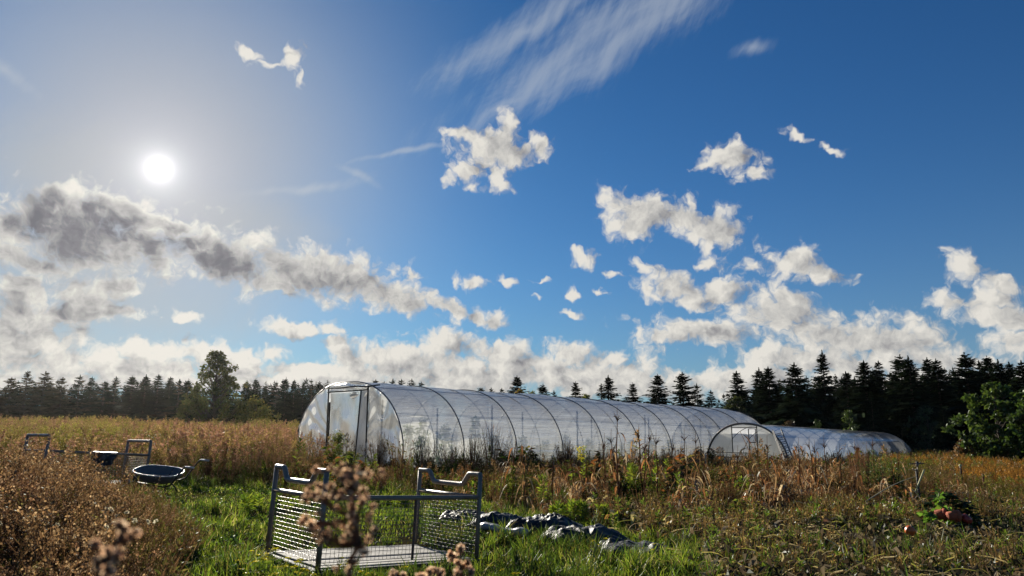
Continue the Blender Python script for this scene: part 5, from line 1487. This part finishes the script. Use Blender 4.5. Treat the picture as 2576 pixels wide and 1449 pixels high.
# the mass of the wood behind the front rows, where single trees cannot be told apart
def woods():
    g = Geo(); prot = [conifer_geo(8.5, 2.4, 110, SPR, sparse=.9)[0] for _ in range(3)] + [conifer_geo(8.5, 2.8, 100, SPRB[:1] + SPR, sparse=.8, droop=.1)[0]]
    P = []; sc = []
    for px in np.arange(1815, 2760, 15):
        for Y in (73, 80): 
            q = px + U(-9, 9); P.append(on_ground(q, Y + U(-2, 2))); sc.append((at(q, np.interp(q, [1815, 1870, 1990, 2200, 2700], [998, 970, 950, 930, 922]) + U(0, 26), Y)[2] - P[-1][2]) / 8.5)
    for px in np.arange(-60, 830, 10):
        q = px + U(-8, 8); Y = 97 + U(-3, 3); P.append(on_ground(q, Y)); sc.append((at(q, 952 + U(0, 32) , Y)[2] - P[-1][2]) / 8.5)
    for px in np.arange(840, 1810, 22):
        q = px + U(-8, 8); Y = 97 + U(-3, 3); P.append(on_ground(q, Y)); sc.append((at(q, np.interp(px, [840, 1300, 1800], [990, 1004, 1006]) + U(0, 14), Y)[2] - P[-1][2]) / 8.5)
    P = np.array(P); sc = np.array(sc)
    scatter(g, prot, P, sc, lean=.01)
    kind(g.build('woodland', M_NEEDLE), 'stuff', 'dense dark conifer wood filling in behind the front trees', 'woodland')
woods()

def broad(name, label, px, tip, Y, rx_px, cols, cat='tree', zbase=None, parts=True, **kw):
    b = on_ground(px, Y); h = at(px, tip, Y)[2] - b[2]; rx = rx_px / FPX * Y
    T = thing(name, label, cat, tuple(b))
    g, tg = broad_geo(h, rx, cols, **kw)
    g.build('crown', M_CROWN, T); tg.build('trunk', M_BARK, T, True)
    return T
broad('broadleaf_tree', 'tall bushy broadleaf tree with sunlit fringes rising above the left meadow', 532, 876, 68, 84, [(.075, .085, .022), (.09, .095, .026), (.06, .07, .02), (.12, .10, .03)], clumps=260, per=30, leaf=.25, base=.0, taper=.42, spread=.115, low=1.25)
broad('yellowing_tree', 'small yellow green tree in front of the left conifers by the meadow', 640, 1000, 66, 52, [(.13, .12, .03), (.10, .11, .03), (.16, .13, .03)], clumps=60, per=40, leaf=.22, base=.1, taper=.7, spread=.22)
broad('yellowing_bush', 'olive bush at the left foot of the tall broadleaf tree', 465, 1000, 69, 32, [(.08, .085, .025), (.10, .09, .03)], cat='bush', clumps=40, per=36, leaf=.22, base=.05, spread=.25)
broad('autumn_tree', 'yellow and orange autumn tree beside the tall spruce behind the tunnel', 1308, 980, 74, 30, [(.20, .17, .03), (.24, .15, .03), (.26, .11, .03)], clumps=34, per=36, leaf=.24, base=.3, spread=.25)
broad('autumn_tree', 'yellow leaved small tree between two dark spruces behind the tunnel', 1338, 984, 73, 17, [(.22, .19, .03), (.18, .17, .03)], clumps=24, per=36, leaf=.22, base=.4, spread=.3)
broad('autumn_tree', 'olive yellow tree at the foot of the lone spruce above the tunnel', 1475, 992, 74, 22, [(.14, .13, .03), (.11, .12, .03)], clumps=26, per=34, leaf=.22, base=.4, spread=.3)
broad('dark_bush', 'dark rounded bush between the long tunnel and the black wood', 1862, 994, 57, 48, [(.030, .040, .015), (.045, .048, .016)], cat='bush', clumps=70, per=40, leaf=.22, base=.02, spread=.2)
broad('hornbeam_tree', 'big layered green tree in front of the dark wood at the right edge', 2524, 964, 42, 80, [(.065, .098, .024), (.05, .085, .02), (.085, .115, .028)], clumps=130, per=44, leaf=.26, base=.06, spread=.13, taper=.7, seed=3)
broad('hornbeam_tree', 'green tree cut by the right edge of the picture, behind the layered one', 2610, 985, 40, 66, [(.07, .11, .024), (.055, .09, .022)], clumps=80, per=40, leaf=.24, base=.06, spread=.2)
broad('young_tree', 'small bright green sapling against the black wood above the low tunnel', 2146, 1030, 50, 22, [(.075, .105, .028), (.06, .09, .025)], cat='sapling', clumps=34, per=36, leaf=.16, base=.02, spread=.3, taper=.5)
broad('young_tree', 'tiny round green sapling above the middle of the low tunnel', 2060, 1056, 50, 17, [(.05, .075, .022), (.04, .06, .02)], cat='sapling', clumps=22, per=34, leaf=.15, base=.02, spread=.34)
broad('russet_bush', 'low russet bush just behind the ridge of the low tunnel', 1995, 1058, 52, 40, [(.12, .06, .03), (.09, .05, .028), (.10, .07, .03)], cat='bush', clumps=40, per=36, leaf=.16, base=.02, spread=.25)
broad('grey_green_bush', 'grey green bush in the dark wood edge, left of the layered tree', 2345, 1026, 58, 52, [(.035, .055, .024), (.045, .065, .025)], cat='bush', clumps=60, per=36, leaf=.17, base=.02, spread=.22)
broad('russet_bush', 'thin brown green bush past the rounded end of the low tunnel', 2275, 1076, 60, 36, [(.075, .060, .025), (.06, .06, .022)], cat='bush', clumps=34, per=32, leaf=.15, base=.02, spread=.25)
broad('heap_of_brush', 'brown heap of cut brush at the foot of the layered tree', 2440, 1106, 43, 28, [(.17, .09, .05), (.13, .07, .04)], cat='brush heap', clumps=22, per=40, leaf=.14, base=.0, spread=.36)
place_tree('s1', 2205, 990, 58, 'slim young spruce, faintly lit, in front of the black wood', group=None, wide=.75)
place_tree('s2', 2385, 1030, 55, 'low young spruce beside the grey green bush at the wood edge', group=None, wide=.8)

# ------------------------------------------------------------------ dead maize
def corn_parts(h, nleaf, seed, tassel=True, lean=(0, 0), dead=True):
    rr = np.random.default_rng(seed)
    s = Geo(); lf_ = Geo(); ts = Geo()
    q = np.linspace(0, 1, 9); P = np.stack([lean[0] * q ** 1.6 * h + .015 * np.sin(q * 9 + seed), lean[1] * q ** 1.6 * h + .012 * np.cos(q * 7 + seed), q * h - .04], 1)
    c = np.clip(np.array([.17, .085, .04]) * rr.uniform(.7, 1.2) + 0 * q[:, None], 0, 1)
    tube(s, P, np.interp(q, [0, .7, 1], [.019, .014, .007]), 6, c)
    zl = np.sort(rr.uniform(.12, .86, nleaf))
    for z in zl:
        b = np.array([np.interp(z, q, P[:, k]) for k in range(3)]); a = rr.uniform(0, 2 * PI); d = np.array([math.cos(a), math.sin(a), 0])
        L = rr.uniform(.32, .70); t = np.linspace(0, 1, 8); up = rr.uniform(.1, .5); dr = rr.uniform(.7, 1.7)
        path = b + d * (L * (t - .25 * t ** 2) * .75)[:, None] + np.array([0, 0, 1.0]) * (L * (up * t - dr * t ** 2))[:, None]
        path[:, 2] = np.maximum(path[:, 2], .02 + .01 * t)
        sd = np.cross(d, [0, 0, 1]); tw = rr.uniform(-1.6, 1.6) * t
        S = sd[None] * np.cos(tw)[:, None] + np.array([0, 0, 1.0])[None] * np.sin(tw)[:, None]
        W_ = np.interp(t, [0, .15, .6, 1], [.014, .036, .028, .003]) * rr.uniform(.7, 1.25)
        col = np.array([[.42, .24, .11], [.55, .38, .22], [.62, .51, .35], [.34, .16, .07]][rr.integers(0, 4)]) * rr.uniform(.7, 1.15)
        ribbons(lf_, path[None], W_[None], S[None], col[None])
    if tassel:
        top = P[-1]; k = rr.integers(6, 11)
        for i in range(k):
            a = rr.uniform(0, 2 * PI); L = rr.uniform(.12, .24); t = np.linspace(0, 1, 5); sp = rr.uniform(.25, .8)
            path = top + np.array([math.cos(a), math.sin(a), 0]) * (sp * L * t)[:, None] + np.array([0, 0, 1.0]) * (L * (1.05 * t - sp * .9 * t ** 2.2))[:, None] - [0, 0, rr.uniform(0, .06)]
            tube(ts, path, np.linspace(.007, .004, 5), 4, np.array([.24, .14, .07]) * rr.uniform(.7, 1.2))
        tube(ts, [top, top + [0, 0, .16], top + [.01, 0, .30]], [.005, .005, .003], 5, (.20, .11, .06))
    return s, lf_, ts
# px of tip, py of tip, depth, leaves, lean, tassel, label
CORN = [
 (1297,1096,15.6,6,(.05,0),False,'maize stalk bent at the top with a hanging orange leaf, nearest the steel cage'),
 (1318,1180,14.8,8,(-.05,.02),False,'short maize stump wrapped in pale tan leaves, beside the bent orange stalk'),
 (1391,1140,15.8,7,(.0,.05),False,'red brown maize stalk with a torn sheath before the fourth tunnel bay'),
 (1437,1112,16.4,8,(-.06,0),True,'thin maize stalk with long white drooping leaves, left of the yellow weed'),
 (1524,1094,17.2,3,(.02,.03),True,'maize stalk with fine spreading tassel, left of the tallest one'),
 (1541,1082,17.0,3,(-.12,.05),True,'maize stalk leaning left against the tallest one'),
 (1557,1026,16.6,5,(.01,0),True,'tallest maize stalk, standing above the tunnel hoops with a dark curled leaf'),
 (1612,1071,17.4,3,(-.02,0),True,'maize stalk with a dense brown spike tassel right of the tallest one'),
 (1627,1100,16.6,4,(.03,.0),True,'bent maize stalk with a drooping reddish tassel'),
 (1640,1078,17.8,2,(.10,.0),True,'bare maize stalk arching to the right between two tassels'),
 (1657,1085,17.4,3,(.01,.02),True,'maize stalk with a bright upright forked tassel'),
 (1697,1102,17.6,3,(.04,0),True,'maize stalk with a wide umbrella tassel and one red brown leaf'),
 (1727,1078,18.2,3,(.01,0),True,'maize stalk with a fluffy pale tassel over the bench'),
 (1757,1086,18.4,5,(.03,.02),True,'maize stalk with a dark twisted flag leaf beside the low tunnel'),
 (1776,1118,18.6,6,(.05,.0),True,'shaggy maize stalk leaning on the corner of the low tunnel'),
 (1690,1150,17.0,5,(-.2,.0),True,'fallen back maize stalk with a dark sloping tassel over the pumpkins'),
 (1862,1124,18.6,6,(.03,0),True,'maize stalk with pale leaves in front of the low tunnel door'),
 (1852,1150,17.6,7,(-.03,.0),False,'short leafy maize stump before the low tunnel door'),
 (1938,1098,18.2,2,(.01,0),True,'slim dark maize stalk right of the low tunnel door'),
 (2018,1104,18.6,6,(.02,0),True,'maize stalk with a brown cob right of the ladder'),
 (2046,1100,19.6,3,(-.04,0),True,'maize stalk with a feathery tassel, second after the ladder'),
 (2060,1112,19.2,3,(.05,0),True,'maize stalk with a leaning feathery tassel, third after the ladder'),
 (2084,1098,19.8,3,(.0,0),True,'maize stalk with a thin upright tassel in front of the low tunnel side'),
 (2122,1120,19.0,4,(.03,0),True,'leafy brown maize stalk about the middle of the low tunnel side'),
 (2160,1104,20.4,3,(-.02,0),True,'maize stalk with a broad tan tassel, left of the grey green bushy plant'),
 (2206,1096,20.6,4,(.02,0),True,'maize stalk with a one sided tassel near the far end of the low tunnel'),
 (2268,1140,19.4,6,(.02,0),False,'maize stump with white leaves at the far end of the low tunnel'),
 (2252,1176,17.6,6,(-.05,0),False,'broken maize stalk with a pale flag leaf left of the sprinkler post'),
 (1480,1150,16.0,5,(.1,0),False,'dark crooked maize stalk behind the small lime green weeds'),
 (1747,1180,17.2,6,(.0,0),False,'short maize stump with curled tan leaves under the bench'),
]
for i, (px, py, Y, nl, ln, tas, lb) in enumerate(CORN):
    b = on_ground(px, Y); h = at(px, py, Y)[2] - b[2] - (.22 if tas else 0)
    b[0] -= ln[0] * h; b[2] = float(G(b[0], b[1]))
    T = thing('maize_plant', lb, 'maize', tuple(b), 'dead maize plants')
    s, l, t_ = corn_parts(max(h, .4), nl, 100 + i, tas, ln)
    s.build('stalk', M_DRY, T, True)
    l.build('leaves', M_DRY, T)
    if tas: t_.build('tassel', M_DRY, T)

# ------------------------------------------------------------------ single plants that stand out
def plant(name, label, cat, px, py, Y, maker, mat=M_DRY, group=None):
    b = on_ground(px, Y); h = at(px, py, Y)[2] - b[2]
    T = thing(name, label, cat, tuple(b), group)
    maker(h).build('foliage', mat, T)
    return T
def twiggy(r, n=60, leaves=160, cols=None, seedy=True):
    def f(h):
        g = Geo(); c2 = cols or [(.17, .095, .065), (.22, .125, .08), (.13, .085, .06)]
        a = U(0, 2 * PI, n); rr = r * U(.1, 1, n); hh = h * U(.60, 1.08, n) * (1 - .22 * (rr / r) ** 2)
        B = hdir(a) * (rr * .3)[:, None]; T = hdir(a) * rr[:, None]; T[:, 2] = hh
        stems(g, B, T, .007, pick(c2, n), segs=4)
        m = n * 4; i = rng.integers(0, n, m); fr = U(.35, .9, m)[:, None]; B2 = B[i] * (1 - fr) + T[i] * fr
        T2 = B2 + rdir(m, 1.2) * (h * U(.08, .22, m))[:, None]; stems(g, B2, T2, .0035, pick(c2, m), segs=2)
        k = rng.integers(0, m, leaves); f2 = U(.4, 1, leaves)[:, None]; C_ = B2[k] * (1 - f2) + T2[k] * f2
        D = rdir(leaves, .4) * U(.02, .05, leaves)[:, None]; kites(g, C_, D, sidevec(D) * .008, pick(c2 + TAN[:1], leaves, .3))
        return g
    return f
for px, py, Y, r, lb in ((953,1096,25.0,.55,'tall red brown twiggy weed standing before the right half of the tunnel end wall'),
                         (1068,1112,25.6,.65,'dark brown twiggy weed at the corner of the long tunnel'),
                         (1130,1122,26.4,.6,'low dark twiggy weed before the second tunnel hoop'),
                         (1190,1096,26.6,.55,'brown twiggy weed between the second and third tunnel hoops'),
                         (1236,1072,26.8,.85,'tallest and widest brown twiggy weed, in front of the third tunnel hoop'),
                         (1300,1120,28.0,.7,'dense dark brown weed right of the widest twiggy weed'),
                         (1425,1108,28.5,.55,'fine purple brown weed before the fourth tunnel hoop'),
                         (575,1092,24.0,.35,'narrow red brown weed with straight twigs in the left meadow'),
                         (560,1085,25.0,.22,'slender dead stem cluster at the left of the meadow edge'),
                         (945,1195,18.5,.45,'dark brown weed between the near cage and the tunnel door'),
                         (2172,1120,19.5,.40,'feathery brown weed before the side of the low tunnel'),
                         (770,1175,24.5,.4,'rusty weed at the left foot of the tunnel end wall')):
    plant('twiggy_weed', lb, 'weed', px, py - 8, Y, twiggy(r, 56, 260), group='dead twiggy weeds before the tunnels')
def goldenweed(h):
    """tall green weed whose arching top sprays carry many narrow leaves"""
    g = Geo()
    for k in range(5):
        top = np.array([rng.normal(0, .10), rng.normal(0, .10), h * U(.8, 1)]); b0 = np.array([rng.normal(0, .05), rng.normal(0, .05), 0])
        stems(g, b0[None], top[None], .009, pick(OLIVE, 1), segs=4)
        n = 60; t = U(.15, .95, n); B = b0 + (top - b0) * t[:, None]; D = hdir(U(0, 6.28, n)) * U(.08, .16, n)[:, None]; D[:, 2] = U(-.10, .05, n); kites(g, B, D, sidevec(D) * .014, pick(GREEN + OLIVE, n))
        m = 14; a = U(0, 2 * PI, m); t = U(.75, 1, m); B = b0 + (top - b0) * t[:, None]; L = U(.18, .34, m); q = np.linspace(0, 1, 5)
        Q = B[:, None, :] + hdir(a)[:, None, :] * (L[:, None] * q * .9)[..., None]; Q[..., 2] += L[:, None] * (.75 * q - .75 * q ** 2)
        ribbons(g, Q, np.full((m, 5), .006), hdir(a + PI / 2), pick(OLIVE + GREEN, m))
        for j in range(5):
            C_ = Q[:, j]; D = rdir(m, -.4) * .07; kites(g, C_, D, sidevec(D) * .012, pick(OLIVE + GREEN + TAN[:1], m))
    return g
plant('tall_weed', 'tall green weed with arching sprays in front of the tunnel doorway', 'weed', 850, 1082, 25.2, goldenweed, M_LEAF)
plant('tall_weed', 'shorter green arching weed leaning at the foot of the door leaf', 'weed', 884, 1132, 24.8, goldenweed, M_LEAF)
plant('tall_weed', 'grey green bushy plant before the far end of the low tunnel', 'weed', 2244, 1122, 19.5, lambda h: pr_bushy(h, .55, [(.07, .10, .04), (.09, .11, .045)], OLIVE, 50, 900, .010, .06), M_LEAF)
plant('tall_weed', 'dark grey green plant left of the bushy one by the low tunnel', 'weed', 2196, 1150, 18.8, lambda h: pr_bushy(h, .35, [(.06, .09, .035), (.08, .09, .04)], OLIVE, 30, 420, .010, .06), M_LEAF)
def lushes(n, r):
    def f(h):
        g = Geo()
        for k in range(n):
            b = rng.normal(0, r, 2); s = pr_leafy(h * U(.65, 1), LIME + GREEN[:1], 44, .12, .016); g.merge(s, None, (*b, 0))
        return g
    return f
for px, py, Y, n, r, lb in ((1363,1172,15.4,2,.04,'bright lime green upright weed left of the maize stalks'),
                            (1395,1266,13.0,4,.10,'lime green leafy weed behind the tallest plastic heap'),
                            (1465,1262,13.2,6,.14,'largest bunch of lime green leafy weeds behind the plastic sheets'),
                            (1530,1272,13.0,4,.12,'bright green weed clump right of the largest lime bunch'),
                            (1640,1150,18.0,7,.35,'broad patch of green leafy weeds behind the maize with forked tassel'),
                            (1545,1290,12.4,3,.12,'low lime green weed in front of the right lime clump'),
                            (1850,1196,16.4,3,.15,'small fresh green clump before the low tunnel door'),
                            (1015,1255,14.8,6,.25,'sunlit green leafy clump behind the middle of the near cage'),
                            (655,1245,13.8,9,.30,'dark green leafy clump beside the left end of the near cage'),
                            (1240,1215,16.6,5,.28,'deep green weed clump behind the right handle of the near cage')):
    plant('green_weed', lb, 'weed', px, py, Y, lushes(n, r), M_LEAF, 'green leafy weeds')
def yellowtop(h):
    g = pr_leafy(h, LIME, 50, .10, .013); n = 160; P = np.stack([rng.normal(0, .05, n), rng.normal(0, .05, n), h * U(.78, 1.04, n)], -1); D = rdir(n, .3) * .035; kites(g, P, D, sidevec(D) * .012, pick([(.45, .36, .03), (.38, .32, .03)], n)); return g
plant('flowering_weed', 'single goldenrod still in yellow bloom before the tunnel side', 'weed', 1462, 1128, 17.2, yellowtop, M_LEAF)

# nettle like dark plants at the edge of the grass
def nettle(h):
    g = Geo()
    for k in range(9):
        b = rng.normal(0, .16, 2); hh = h * U(.6, 1); top = np.array([b[0] + rng.normal(0, .06), b[1] + rng.normal(0, .06), hh]); b0 = np.array([*b, 0])
        stems(g, b0[None], top[None], .005, pick(OLIVE, 1))
        n = 22; t = np.linspace(.2, 1, n); B = b0 + (top - b0) * t[:, None]; D = hdir(np.arange(n) * 1.62 + U(0, 6)) * (U(.09, .16, n) * (1.2 - .5 * t))[:, None]; D[:, 2] = U(-.10, .03, n); kites(g, B, D, sidevec(D) * U(.022, .036, n)[:, None], pick(DARKG + GREEN[2:], n), fold=np.array([0, 0, .012]))
    return g
plant('nettle_clump', 'dark glossy green nettle clump between the brown weeds and the grass', 'plant', 408, 1298, 9.4, nettle, M_LEAF)
plant('nettle_clump', 'smaller dark green plant below the nettle clump at the weed edge', 'plant', 388, 1372, 8.4, nettle, M_LEAF)
# leafy squash plant climbing a mound
def squash(h):
    g = Geo()
    n = 120; a = U(0, 6.28, n); r = .52 * np.sqrt(U(0, 1, n)); z = h * .92 * (1 - (r / .62) ** 2) * U(.75, 1, n)
    P = hdir(a) * r[:, None]; P[:, 2] = z; stems(g, P * [.6, .6, .1], P, .006, pick(OLIVE + BROWN, n), segs=3)
    for k in range(6):
        D = hdir(a + k * 1.05) * U(.08, .14, n)[:, None]; D[:, 2] = U(-.06, .02, n); kites(g, P, D, np.cross(norm(D), [0, 0, 1.0]) * U(.03, .055, n)[:, None], pick(DARKG, n), mid=.55)
    return g
plant('squash_plant', 'dark mound of squash leaves beside the terracotta pots', 'plant', 2392, 1222, 12.9, squash, M_LEAF)
def squash_bright(h):
    g = Geo(); n = 15; t = np.linspace(.0, 1, n); P = np.stack([.10 * np.sin(t * 5) + .12 * t, 0 * t - .05, h * t], -1)
    tube(g, P, np.linspace(.011, .005, n), 6, (.22, .24, .07))
    for i in range(n):
        for k in range(5):
            a = U(0, 6.28); D = np.array([[math.cos(a), math.sin(a) * .6, U(-.5, .3)]]) * U(.09, .16); kites(g, P[i][None] + rng.normal(0, .03, (1, 3)), D, sidevec(D) * U(.03, .05), pick([(.10, .19, .03), (.13, .22, .035), (.08, .15, .03)], 1), mid=.5)
    return g
plant('squash_shoot', 'sunlit bright green squash shoot climbing the front of the dark mound', 'plant', 2366, 1240, 12.3, squash_bright, M_LEAF)
plant('squash_shoot', 'low light green squash leaves at the foot of the climbing shoot', 'plant', 2335, 1262, 12.2, lambda h: squash_bright(h * .7), M_LEAF)
plant('fern_weed', 'yellow green feathery weed right of the dark squash mound', 'weed', 2462, 1222, 14.0, lambda h: pr_bushy(h, .2, LIME + OLIVE, OLIVE, 22, 300, .006, .05), M_LEAF)

# tall separate seedy stems in the left weeds
for px, py, Y, lb in ((168,1098,8.2,'tallest dried seedy stem standing above the brown weeds, right of the crossed stem'), (62,1100,7.6,'tall dried stem with curled seed heads at the left edge of the brown weeds'), (108,1150,7.2,'branching dried stem between the two tallest of the brown weeds'), (250,1190,8.4,'dried stem with a pale seedy spike before the far cage'), (285,1180,8.8,'arching dried spray in front of the plank edge of the far cage'), (215,1165,9.2,'thin dried stem leaning over the rail of the far cage')):
    plant('seedy_stem', lb, 'weed', px, py, Y, lambda h: pr_fleabane(h, 15, 240), M_DRY, 'tall dried stems in the brown weeds')
# white everlasting heads
def whites(h):
    g = Geo(); n = 9; P = np.stack([rng.normal(0, .09, n), rng.normal(0, .09, n), h * U(.8, 1.02, n)], -1); stems(g, P * [.3, .3, 0], P, .003, pick(OLIVE, n))
    for k in range(10):
        D = rdir(n, .8) * .026; kites(g, P, D, sidevec(D) * .011, pick([(.62, .60, .52), (.5, .48, .4)], n))
    return g
for px, py, Y, lb in ((250, 1272, 6.6, 'cluster of white fluffy seed heads among the brown weeds'), (302, 1302, 6.2, 'few white seed heads right of the larger white cluster'), (78, 1300, 6.4, 'white seed heads at the left edge of the brown weeds')):
    plant('white_seedheads', lb, 'flower', px, py, Y, whites, M_DRY)

# yellow flowers in the grass before the cage
YEL = [(.50, .40, .02), (.42, .36, .02), (.55, .46, .04)]
def yflower():
    st_ = Geo(); hd = Geo(); h = 1.0; n = 3
    P = np.stack([rng.normal(0, .09, n), rng.normal(0, .09, n), U(.8, 1.05, n)], -1); hds = []
    stems(st_, np.zeros((n, 3)), P, .008, pick(GREEN, n)); m = 10; t = U(.1, .7, m); D = rdir(m, 0) * .22; kites(st_, P[rng.integers(0, n, m)] * t[:, None], D, sidevec(D) * .04, pick(GREEN, m))
    for c in P:
        hd = Geo(); k = 16; a = U(0, 6.28, k); q = c + np.stack([np.cos(a) * U(0, .05, k), np.sin(a) * U(0, .05, k), U(-.02, .02, k)], -1); D = rdir(k, .3) * U(.03, .055, k)[:, None]; kites(hd, q, D, sidevec(D) * .02, pick(YEL, k)); hds.append(('flower_head', hd.mesh('yellow_head', M_LEAF)))
    return [('stem', st_.mesh('yellow_stem', M_LEAF))] + hds
YM = [yflower() for _ in range(3)]
for i, (px, py, Y) in enumerate(((685,1377,7.9),(636,1388,7.7),(648,1397,7.6),(668,1402,7.5),(729,1405,7.5),(744,1409,7.4),(716,1422,7.2),(733,1430,7.1),(757,1432,7.1),(700,1438,7.0),(812,1434,7.1),(856,1405,7.6),(875,1412,7.5),(1010,1428,7.4),(1244,1424,7.6),(1284,1440,7.3),(604,1411,7.3),(620,1432,7.1),(905,1432,7.2),(1520,1356,9.1),(1640,1372,8.8))):
    b = on_ground(px, Y); hh = max(.16, at(px, py, Y)[2] - b[2])
    T = thing('yellow_flower', 'small yellow flowering stem in the grass around the near cage', 'flower', tuple(b), 'yellow flowers in the grass'); T.rotation_euler = (0, 0, U(0, 6.28)); T.scale = (.55, .55, hh)
    for n_, me in YM[i % 3]:
        o = bpy.data.objects.new(n_, me); COL.objects.link(o); o.parent = T
# two grass spikes in front of the black sheet
for px, py, Y, lb in ((1610, 1342, 9.2, 'left one of two pale grass spikes before the black plastic'), (1655, 1336, 9.2, 'right one of two pale grass spikes before the black plastic')):
    b = on_ground(px + 3, Y); t = at(px, py, Y) - b; g = Geo(); tube(g, [(0, 0, 0), t * .6, t * .8], .0035, 5, (.3, .26, .12)); g2 = Geo()
    T = thing('grass_spike', lb, 'grass spike', tuple(b)); g.build('stem', M_DRY, T); tube(g2, [t * .72, t * .8, t * .93, t], [.004, .014, .012, .003], 7, (.42, .32, .2)); g2.build('seed_head', M_DRY, T, True)

# ------------------------------------------------------------------ tomato plants seen through the tunnel film
def tomato(h):
    g = Geo(); n = 420; z = U(.0, 1, n) ** 1.2 * h; a = U(0, 6.28, n); r = (.40 - .26 * z / h)
    P = np.stack([r * np.cos(a) * U(.3, 1, n), r * np.sin(a) * U(.3, 1, n), z], -1); D = rdir(n, -.1) * U(.06, .15, n)[:, None]; kites(g, P, D, sidevec(D) * U(.018, .035, n)[:, None], pick(GREEN + LIME, n))
    stems(g, np.zeros((3, 3)), np.array([[.05, 0, h], [-.05, .05, h * .9], [0, -.06, h]]), .012, pick(OLIVE, 3)); return g
TOM = [tomato(1.0).mesh(f'tomato_{k}', M_LEAF) for k in range(3)]
for i, (s, u, h, lb) in enumerate(((1.2, 2.6, 1.5, 'leafy plant behind the film of the first tunnel bay, nearest the corner'), (2.2, 2.2, 1.85, 'tall leafy plant behind the film in the first tunnel bay'), (2.8, 2.9, 1.55, 'bright green plant pressed near the film by the second hoop'), (4.9, 2.4, 1.9, 'dark tall plant behind the film in the second tunnel bay'), (5.6, 2.9, 1.2, 'low plant behind the film by the third hoop'), (7.6, 2.6, 1.2, 'dim plant behind the film of the third tunnel bay'), (8.8, 2.9, 1.0, 'low dim plant behind the film by the fourth hoop'), (10.5, 2.7, 1.3, 'dim plant behind the film of the fourth tunnel bay'), (12.0, 2.9, 1.1, 'low dim plant behind the film by the fifth hoop'), (13.8, 2.8, 1.2, 'dim plant behind the film of the fifth tunnel bay'), (15.6, 2.9, 1.1, 'dim plant behind the film of the sixth tunnel bay'), (17.4, 2.9, 1.1, 'dim plant behind the film by the seventh hoop'), (19.2, 2.9, 1.1, 'dim plant behind the film of the seventh tunnel bay'))):
    P_ = big.P(s, u, 0.0); T = thing('tomato_plant', lb, 'plant', tuple(P_), 'plants growing inside the long tunnel'); T.rotation_euler = (0, 0, i * 1.3)
    o = bpy.data.objects.new('foliage', TOM[i % 3]); COL.objects.link(o); o.parent = T; o.scale = (1.2, 1.2, h)

# ------------------------------------------------------------------ seed heads close to the lens
M_FLUFF = foliage('fluffy_heads', transl=0.55, gloss=0.0, tboost=(1.15, 1.08, 0.95), var=.2, nscale=60)
def head(g, c, r, col):
    n = 22; D = rdir(n, .35) * (r * U(.7, 1.25, n))[:, None]; kites(g, np.repeat(np.asarray(c)[None], n, 0), D, sidevec(D) * r * .34, pick(col, n, .3), mid=.7)
    lathe(g, [(0, -r * .55), (r * .38, -r * .4), (r * .48, 0), (r * .35, r * .45), (0, r * .55)], c, 8, (.22, .12, .06))
def close_plant(name, label, spine, Y, clusters, r, seed, bottom=1700):
    """spine: photo points along the stem; clusters: (px, py, spread x, spread y, count)"""
    r2 = np.random.default_rng(seed); S = Geo(); Hd = Geo()
    col = [(.58, .38, .26), (.68, .49, .34), (.48, .30, .20), (.76, .60, .45)]
    pts = np.array([at(px, py, Y + r2.normal(0, .004)) for px, py in spine]); lo = at(spine[-1][0] + 6, bottom, Y)
    path = np.concatenate([pts, [lo, [lo[0], Y + .03, float(G(lo[0], Y))]]])
    tube(S, path, np.linspace(.0009, .0022, len(path)), 6, (.17, .10, .06))
    for cx, cy, sx, sy, n in clusters:
        k = np.argmin([abs(cy + sy * .8 - p_[1]) + .35 * abs(cx - p_[0]) for p_ in spine]); root = pts[k]
        for i in range(max(3, int(n * .62))):
            c = at(cx + r2.normal(0, sx * .72), cy + r2.normal(0, sy * .5), Y + r2.normal(0, .012)); head(Hd, c, r * r2.uniform(.75, 1.2), col)
            mid_ = (root + c) / 2 - [0, 0, .003]; tube(S, [root, mid_, c], .0005, 4, (.17, .10, .06), cap=False)
    T = thing(name, label, 'seed head', (lo[0], Y + .03, float(G(lo[0], Y))))
    off = np.array(T.location)
    for g, nm in ((S, 'stem'), (Hd, 'seed_heads')):
        g.v = [v - off for v in g.v]; g.build(nm, M_DRY if nm == 'stem' else M_FLUFF, T)
close_plant('dried_flower_stem', 'blurred tan seed heads close to the camera before the near cage', [(872,1165),(884,1230),(893,1300),(905,1370),(880,1410),(878,1449)], .46,
  [(868,1180,62,24,16),(900,1192,40,22,9),(850,1222,50,26,12),(888,1232,40,26,9),(842,1256,58,22,14),(800,1248,40,22,9),(915,1268,34,28,10),(880,1290,40,30,11),(905,1318,44,30,13),(880,1345,34,26,8),(925,1352,40,22,7),(770,1318,34,16,10),(800,1338,40,18,10),(840,1358,34,22,9),(890,1390,46,20,6),(868,1425,30,22,6)], .0027, 1)
close_plant('dried_flower_stem', 'strongly blurred brown seed heads at the bottom of the left weeds', [(316,1326),(296,1360),(268,1400),(262,1449)], .36, [(306,1330,26,16,6),(322,1352,20,12,4),(276,1382,28,14,6),(290,1392,24,12,5),(246,1410,24,16,6),(262,1440,20,12,4)], .0034, 2)
close_plant('dried_flower_stem', 'upright brown seed spike at the bottom edge right of the near cage floor', [(1162,1375),(1158,1410),(1160,1449)], .85, [(1162,1382,14,14,10),(1150,1410,26,16,12),(1170,1432,26,16,12)], .0048, 3)
close_plant('dried_flower_stem', 'cropped brown seed heads at the bottom edge left of the upright spike', [(1105,1436),(1098,1460)], .75, [(1100,1440,40,10,12),(1010,1446,40,8,8)], .0046, 4)
